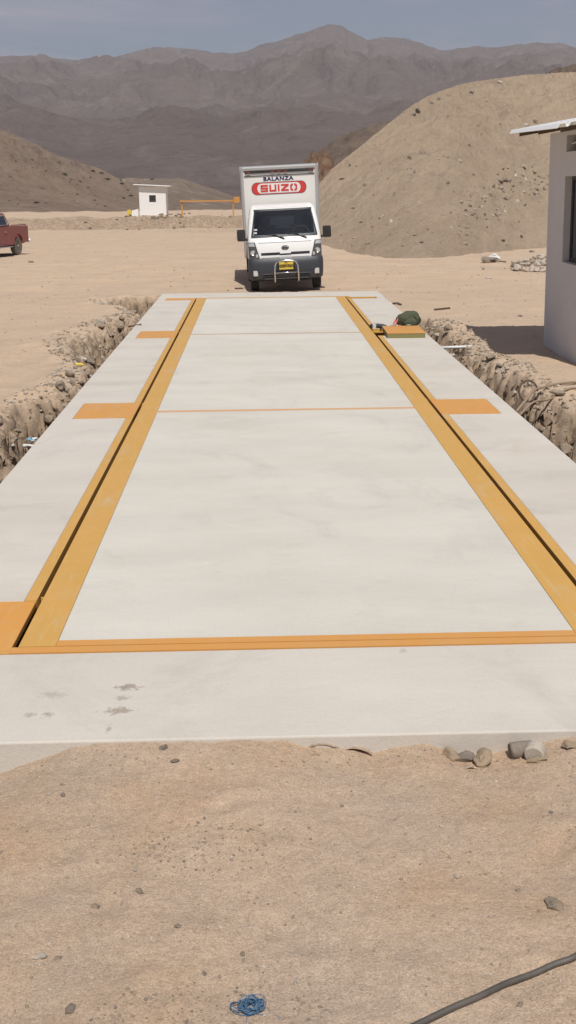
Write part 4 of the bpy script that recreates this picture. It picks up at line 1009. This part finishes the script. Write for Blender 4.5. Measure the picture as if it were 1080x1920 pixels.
# ------------------------------------------------------------------ guard booth at right
B = tag(empty('guard_booth', (3.80, 0, 0), R(-1.0)), 'grey plastered booth with corrugated roof at the right edge', 'booth')
B.location = (3.80, 10.62, -.03); B.rotation_euler = (0, R(-1.2), R(-1.6))
ys1 = [-2.75, -1.95, -.95, -1.93, -.97, 0]
us = sorted({-2.45, -1.95, -.93, 0}); vs_ = [-.3, 1.22, 2.30, 2.60, 2.80, 2.86]
def sol(u, v): return not (-1.95 < u < -.93 and (1.22 < v < 2.30 or 2.60 < v < 2.80))
bm = cells(BM(), us, vs_, sol, 0, .15, lambda u, v, a: (a, u, v))
for y0_ in (-.15, -2.45): prism(bm, [(.1501, -.3), (3.0, -.3), (3.0, 3.30), (.1501, 2.88)], y0_, y0_+.15, 'Y')
box(bm, 2.85, 2.9999, -2.2999, -.1501, -.3, 3.27)
wl_ = obj('wall', bm, 'wall', B)
wn = obj('window', cells(BM(), [-1.95, -1.90, -1.46, -1.42, -.98, -.93], [1.22, 1.27, 2.25, 2.30], lambda u, v: v < 1.27 or v > 2.25 or u < -1.9 or u > -.98 or -1.46 < u < -1.42, .09, .13, lambda u, v, a: (a, u, v)), 'inside', B)
obj('pane', box(BM(), .105, .112, -1.90, -.98, 1.27, 2.25), 'glass', wn)
obj('vent_bar', tube(BM(), [(.07, -.93, 2.70), (.07, -1.2, 2.71), (.07, -1.95, 2.70)], .012, 6), 'whitebag', B)
obj('vent_dark', box(BM(), .12, .13, -1.95, -.93, 2.63, 2.84), 'inside', B)  # near-black sheet stands in for the unlit inside behind the vent opening
obj('floor_slab', box(BM(), .15, 2.85, -2.3, -.15, -.1, .02), 'slab', B)
# corrugated roof: ribs run front to back, sheet rising to the right
bm = BM(); xx = []; per = .125; x = -.50
while x < 3.3:
    xx += [(x, .0), (x+.030, .042), (x+.092, .042), (x+.104, .0)]; x += per
roofz = lambda x, y: 2.795+.15*(x+.50)+.020*(y+2.4)
rows = [[bm.verts.new((a, y+.012*math.sin(a*23)*(k == 0), roofz(a, y)+h+.035)) for a, h in xx] for k, y in enumerate((-2.55, -1.6, -.7, .28))]
for p, q in zip(rows, rows[1:]):
    for i in range(len(xx)-1): bm.faces.new((p[i], p[i+1], q[i+1], q[i]))
rf = obj('roof', bm, 'roofsheet', B); md = rf.modifiers.new('s', 'SOLIDIFY'); md.thickness = .008; md.offset = 1
for yp in (-2.3, -1.1, .1):
    bm = BM(); prism(bm, [(-.4, roofz(-.4, yp)-.02), (3.2, roofz(3.2, yp)-.02), (3.2, roofz(3.2, yp)+.03), (-.4, roofz(-.4, yp)+.03)], yp-.025, yp+.025, 'Y'); obj('purlin', bm, 'darkwood', rf)

# ------------------------------------------------------------------ white hut and barrier on the bank
def at_d(px, py, D):
    d = ray(px, py); k = D/math.hypot(d.x, d.y); return Vector((CX+d.x*k, CY+d.y*k, CZ+d.z*k))
p = at_d(262, 397, 98); q = at_d(312, 399, 98); wd = (q-p).length
H = tag(empty('white_hut', (p+q)/2), 'small white hut with one dark window on the earth bank', 'hut')
H.location.z = gz1(H.location.x, H.location.y)-.05; base = H.location.z; top = at_d(287, 350, 98).z-base
us = [-wd/2, -.28, .28, wd/2]; vs_ = [0, top-1.25, top-.69, top]
bm = cells(BM(), us, vs_, lambda u, v: not (abs(u) < .28 and top-1.25 < v < top-.69), 0, .12, lambda u, v, a: (u, a, v))
box(bm, -wd/2, -wd/2+.12, .1201, 2.3, 0, top); box(bm, wd/2-.12, wd/2, .1201, 2.3, 0, top); box(bm, -wd/2+.1201, wd/2-.1201, 2.18, 2.3, 0, top)
obj('wall', bm, 'hutwall', H)
f = obj('window', cells(BM(), [-.28, -.24, -.02, .02, .24, .28], [top-1.25, top-1.21, top-.99, top-.95, top-.73, top-.69], lambda u, v: abs(u) > .24 or abs(u) < .02 or v > top-.73 or v < top-1.21 or top-.99 < v < top-.95, .04, .07, lambda u, v, a: (u, a, v)), 'black', H)
obj('pane', box(BM(), -.24, .24, .075, .085, top-1.21, top-.73), 'inside', f)
bm = BM(); prism(bm, [(-wd/2-.42, top+.16), (wd/2+.42, top-.0), (wd/2+.42, top+.06), (-wd/2-.42, top+.22)], -.35, 2.6, 'Y'); obj('roof', bm, 'roofsheet', H)
g_ = tag(empty('white_tank', at_d(252, 388, 97)), 'white container with a yellow cap left of the white hut', 'container')
g_.location.z = gz1(g_.location.x, g_.location.y)
bm = BM(); prism(bm, [(-.28, .0), (.28, .0), (.30, .62), (-.22, .5)], 0, .5, 'Y'); obj('container_body', bm, 'hutwall', g_)
obj('cap', box(BM(), -.62, -.3, .1, .3, .15, .55, .04), 'yellow', g_)
obj('footing', box(BM(), -.9, .1, -.1, .6, -.15, .05, .03), 'rock_grey', g_)
BR = tag(empty('barrier_gate', at_d(388, 404, 92)), 'long orange barrier gate with a square counterweight right of the hut', 'barrier')
BR.location.z = gz1(BR.location.x, BR.location.y)
xl_ = at_d(337, 376, 92).x-BR.location.x; xr_ = at_d(437, 376, 92).x-BR.location.x; zt = at_d(388, 377, 92).z-BR.location.z; xb = at_d(449, 376, 92).x-BR.location.x
obj('boom', box(BM(), xl_, xr_, -.05, .05, zt-.06, zt+.06, .01), 'barrier', BR)
for x in (xl_+.15, xr_): obj('post', box(BM(), x-.055, x+.055, .06, .17, -.2, zt+.08, .008), 'barrier', BR)
obj('counterweight', box(BM(), xr_+.06, xb+.02, -.14, .2, zt-.16, zt+.30, .02), 'barrier', BR)

# ------------------------------------------------------------------ bag and tools by the lid
Bg = tag(empty('green_bag', (2.13, 12.62, 0), R(12)), 'dark green canvas bag slumped at the slab edge behind the lifted lid', 'bag')
bm = BM(); bmesh.ops.create_icosphere(bm, subdivisions=4, radius=.5)
for v in bm.verts:
    c = v.co; z = c.z+.5; k = 1+.10*noise.noise(c*3)+.05*noise.noise(c*8)
    wz = 1-.25*z*z
    v.co = Vector((math.copysign(abs(c.x*2)**.8/2, c.x)*.60*k*wz, math.copysign(abs(c.y*2)**.8/2, c.y)*.40*k, max(0, z)*.31*k+.03*c.x))
Bg.scale = (.72, .72, .82)
obj('bag_body', bm, 'canvas', Bg, smooth=True)
bm = BM(); bmesh.ops.create_icosphere(bm, subdivisions=3, radius=.5)
for v in bm.verts: c = v.co; v.co = Vector((c.x*.34, c.y*.14-.17, c.z*.16+.10))
obj('front_pocket', bm, 'canvas', Bg, smooth=True)
obj('strap', tube(BM(), [(-.16, -.18, .05), (-.2, -.16, .15), (-.1, -.12, .26), (.02, -.13, .27), (.1, -.2, .2), (.14, -.24, .06)], .011, 6), 'canvas', Bg)
o = tag(obj('rope', tube(BM(), [(-.1, .02, .01), (-.04, -.05, .05), (.0, 0, .12), (.05, .04, .16), (.02, -.02, .08), (-.05, -.06, .02), (.06, -.09, .015), (.14, -.06, .02), (.08, .0, .05), (0, .03, .03), (-.08, -.02, .015)], .013, 6), 'strap'), 'coral red rope bundled against the green bag', 'rope')
o.location = (1.88, 12.40, 0)
o = tag(empty('power_tool', (1.64, 12.50, 0), R(-15)), 'small dark tool with a white can lying left of the red rope', 'tool')
obj('tool_body', tube(BM(), [(-.14, 0, .035), (-.02, .01, .04), (.08, 0, .035), (.13, -.02, .03)], [.028, .036, .032, .02], 10), 'plastic', o)
bm = BM(); lathe(bm, [(-.035, .03), (.035, .03)], 16, 'Z', (-.06, -.07, .036)); obj('tool_cap', bm, 'whitebag', o)
obj('tool_handle', tube(BM(), [(.02, 0, .03), (.05, -.08, .02), (.06, -.13, .02)], .015, 6), 'black', o)
bt = tag(empty('white_bottle', (2.46, 12.55, gz1(2.46, 12.55))), 'small white bottle standing right of the green bag', 'bottle')
bm = BM(); lathe(bm, [(0, .04), (.1, .043), (.14, .03), (.16, .017)], 16, 'Z'); obj('bottle_body', bm, 'whitebag', bt, auto=40)
bm = BM(); lathe(bm, [(.161, .02), (.185, .02)], 12, 'Z'); obj('bottle_cap', bm, 'plastic', bt)

# ------------------------------------------------------------------ sticks, pipe, wires, twine, cable
def stick(name, pts, r, mat, label, cat, lift=.0, group=None, n=6):
    o = obj(name, tube(BM(), pts, r, n), mat); return tag(o, label, cat, group)
def gp(px, py, dz=.02): p = atg(px, py); p.z = gz1(p.x, p.y)+dz; return p
stick('stick', [gp(814, 582, .015), gp(828, 581, .02), gp(843, 579, .015)], .018, 'darkwood', 'dark dry stick lying between the bag and the booth', 'stick')
stick('stick', [gp(736, 571), gp(745, 571, .03), gp(752, 573)], .018, 'darkwood', 'short dark stick beside the far right edge of the slab', 'stick')
p = gp(277, 590, 0); stick('stake', [p+Vector((0, 0, -.3)), p+Vector((.01, 0, .25))], .014, 'wood', 'thin wooden stake standing in the far left trench', 'stake')
a = at(824, 652, -.06); stick('pipe', [(2.31, a.y, -.06), (2.6, a.y, -.055), (2.86, a.y+.02, -.05)], .022, 'whitebag', 'pale plastic pipe crossing the right trench', 'pipe', n=10)
stick('stick', [(-2.42, 13.4, -.03), (-2.2, 13.32, .015)], .014, 'darkwood', 'short dark stick poking over the left slab edge', 'stick')
def wire(pts, r, label, mat='wood'):
    P = []
    for i in range(len(pts)-1):
        p0, p1, p2, p3 = (Vector(pts[max(i-1, 0)]), Vector(pts[i]), Vector(pts[i+1]), Vector(pts[min(i+2, len(pts)-1)]))
        for k in range(8):
            t = k/8; P.append(.5*((2*p1)+(p2-p0)*t+(2*p0-5*p1+4*p2-p3)*t*t+(3*p1-p0-3*p2+p3)*t**3))
    P.append(Vector(pts[-1])); return P
def wz(px, py, dz=.02):
    p = at(px, py, -.01); return Vector((p.x, p.y, max(-.03, gz1(p.x, p.y))+dz))
def lay(name, pxs_, r, mat, label, cat, dz, group=None):
    tag(obj(name, tube(BM(), wire([wz(a, b, d) for a, b, d in pxs_], r, ''), r, 8), mat), label, cat, group)
lay('cable_loop', [(968, 772, .02), (985, 765, .1), (1000, 750, .12), (1018, 737, .06), (1050, 728, .02), (1085, 723, .02), (1150, 715, .02)], .014, 'wood', 'upper pale cable curving from the right trench toward the booth', 'cable', 0, 'pale cables at the right trench')
lay('cable_loop', [(975, 778, .02), (1000, 765, .08), (1030, 752, .04), (1060, 742, .02), (1085, 733, .02), (1150, 730, .02)], .012, 'wood', 'lower pale cable lying along the right trench edge', 'cable', 0, 'pale cables at the right trench')
c0 = at(990, 742, .0); tag(obj('wire_ring', tube(BM(), [c0+Vector((.10*math.cos(a), .03*math.sin(a), .11*math.sin(a)+.05)) for a in [2*PI*i/20*.85 for i in range(20)]], .010, 6), 'darkwood'), 'dark wire ring sticking up at the right trench rim', 'wire')
# black cable bottom right
pts = []
for px, py in ((620, 2010), (720, 1956), (800, 1917), (850, 1893), (900, 1872), (950, 1848), (1000, 1830), (1040, 1812), (1085, 1794), (1160, 1740), (1260, 1700)):
    p = atg(px, py); pts.append(Vector((p.x, p.y, gz1(p.x, p.y)+.008)))
tag(obj('black_cable', tube(BM(), wire(pts, 0, ''), .0098, 12), 'cable'), 'thick black cable crossing the sand at the lower right', 'cable')
# blue twine coil
c = atg(470, 1893); bm = BM(); rnd = random.Random(3)
for k in range(34):
    a0 = rnd.random()*6; rx = rnd.uniform(.016, .033); ry = rnd.uniform(.016, .032); ox, oy = rnd.gauss(0, .005), rnd.gauss(0, .004)
    if k < 3: rx *= 1.45; ox -= .014
    tl = rnd.gauss(0, .12); hz = rnd.uniform(.004, .02)
    P = []
    for i in range(26):
        a = a0+2*PI*i/25*rnd.uniform(.995, 1.005); P.append((ox+rx*math.cos(a)*(1+.08*math.sin(3*a+k)), oy+ry*math.sin(a), hz+.006*math.sin(2*a+k)+tl*.03*math.cos(a)))
    tube(bm, P, .0012, 5)
tube(bm, wire([(.02, -.03, .006), (.06, -.028, .004), (.085, -.045, .004), (.10, -.07, .003)], 0, ''), .0010, 5)
tube(bm, wire([(-.01, -.03, .006), (-.012, -.06, .004), (-.008, -.1, .003)], 0, ''), .0010, 5)
o = obj('twine_coil', bm, 'blue'); o.location = (c.x, c.y, gz1(c.x, c.y)+.002)
tag(o, 'small tangled coil of blue twine at the bottom of the sand', 'twine')
# litter in the left trench
def crumple(px, py, w, mat, label, name, cat, z=None, h=.5):
    p = at(px, py, -.25); bm = rock_bm(int(px), 3, .9, .5); s = w*(p-Vector((CX, CY, CZ))).length/F_PX; bmesh.ops.scale(bm, vec=(s, s*.8, s*h*1.6), verts=bm.verts)
    o = obj(name, bm, mat, auto=20); o.location = (p.x, p.y, max(-.25, gz1(p.x, p.y)+s*.15)); tag(o, label, cat, 'litter in the left trench')
crumple(56, 824, 15, 'bluebag', 'crumpled blue plastic bag in the left trench', 'plastic_bag', 'litter')
crumple(52, 836, 20, 'whitebag', 'crumpled white paper below the blue bag', 'paper', 'litter')
crumple(66, 822, 12, 'whitebag', 'small white scrap right of the blue bag', 'paper', 'litter')
crumple(153, 720, 14, 'yellow', 'small yellow carton in the left trench', 'carton', 'litter')

# ------------------------------------------------------------------ haze, light, sky
hz = obj('haze', box(BM(), -3800, 3800, -150, 4200, -9, 620)); tag(hz, 'pale dusty air over the valley', 'haze', kind='stuff')
m = bpy.data.materials.new('haze'); m.use_nodes = True; m.node_tree.nodes.clear()
o_ = m.node_tree.nodes.new('ShaderNodeOutputMaterial'); v_ = m.node_tree.nodes.new('ShaderNodeVolumePrincipled')
v_.inputs['Color'].default_value = (.88, .89, 1, 1); v_.inputs['Density'].default_value = 1.6e-4; v_.inputs['Anisotropy'].default_value = .0
m.node_tree.links.new(v_.outputs[0], o_.inputs['Volume']); hz.data.materials.append(m)

sd = Vector((.075, -.60, 1)).normalized()
sl = bpy.data.lights.new('sun', 'SUN'); sl.energy = 3.9; sl.angle = R(.53); sl.color = (1, .96, .89)
so = bpy.data.objects.new('sun', sl); C.objects.link(so); so.rotation_euler = sd.to_track_quat('Z', 'Y').to_euler()
w = bpy.data.worlds.new('World'); S.world = w; w.use_nodes = True; n = w.node_tree.nodes; l = w.node_tree.links
bg = n['Background']; sky = n.new('ShaderNodeTexSky'); sky.sky_type = 'NISHITA'; sky.sun_disc = False
sky.sun_elevation = math.asin(sd.z); sky.sun_rotation = math.atan2(sd.x, sd.y); sky.dust_density = 2.5; sky.air_density = 1.; sky.ozone_density = 3.2; sky.altitude = 600
tc = n.new('ShaderNodeTexCoord'); mp = n.new('ShaderNodeMapping'); mp.inputs['Scale'].default_value = (3.5, 3.5, 16); l.new(tc.outputs['Generated'], mp.inputs[0])
nz_ = n.new('ShaderNodeTexNoise'); nz_.inputs['Scale'].default_value = 1.05; nz_.inputs['Detail'].default_value = 7; nz_.inputs['Roughness'].default_value = .6; nz_.inputs['Distortion'].default_value = .4; l.new(mp.outputs[0], nz_.inputs['Vector'])
mr = n.new('ShaderNodeMapRange'); mr.inputs[1].default_value = .47; mr.inputs[2].default_value = .66; mr.inputs[3].default_value = .12; mr.inputs[4].default_value = .72; l.new(nz_.outputs[0], mr.inputs[0])
mx = n.new('ShaderNodeMix'); mx.data_type = 'RGBA'; l.new(mr.outputs[0], mx.inputs[0]); l.new(sky.outputs[0], mx.inputs[6]); mx.inputs[7].default_value = (7.2, 6.4, 7.4, 1)
l.new(mx.outputs[2], bg.inputs[0]); bg.inputs[1].default_value = .056

S.render.engine = 'CYCLES'
S.view_settings.view_transform = 'Standard'; S.view_settings.look = 'None'; S.view_settings.exposure = .06; S.view_settings.gamma = 1
S.cycles.max_bounces = 5; S.cycles.volume_bounces = 0
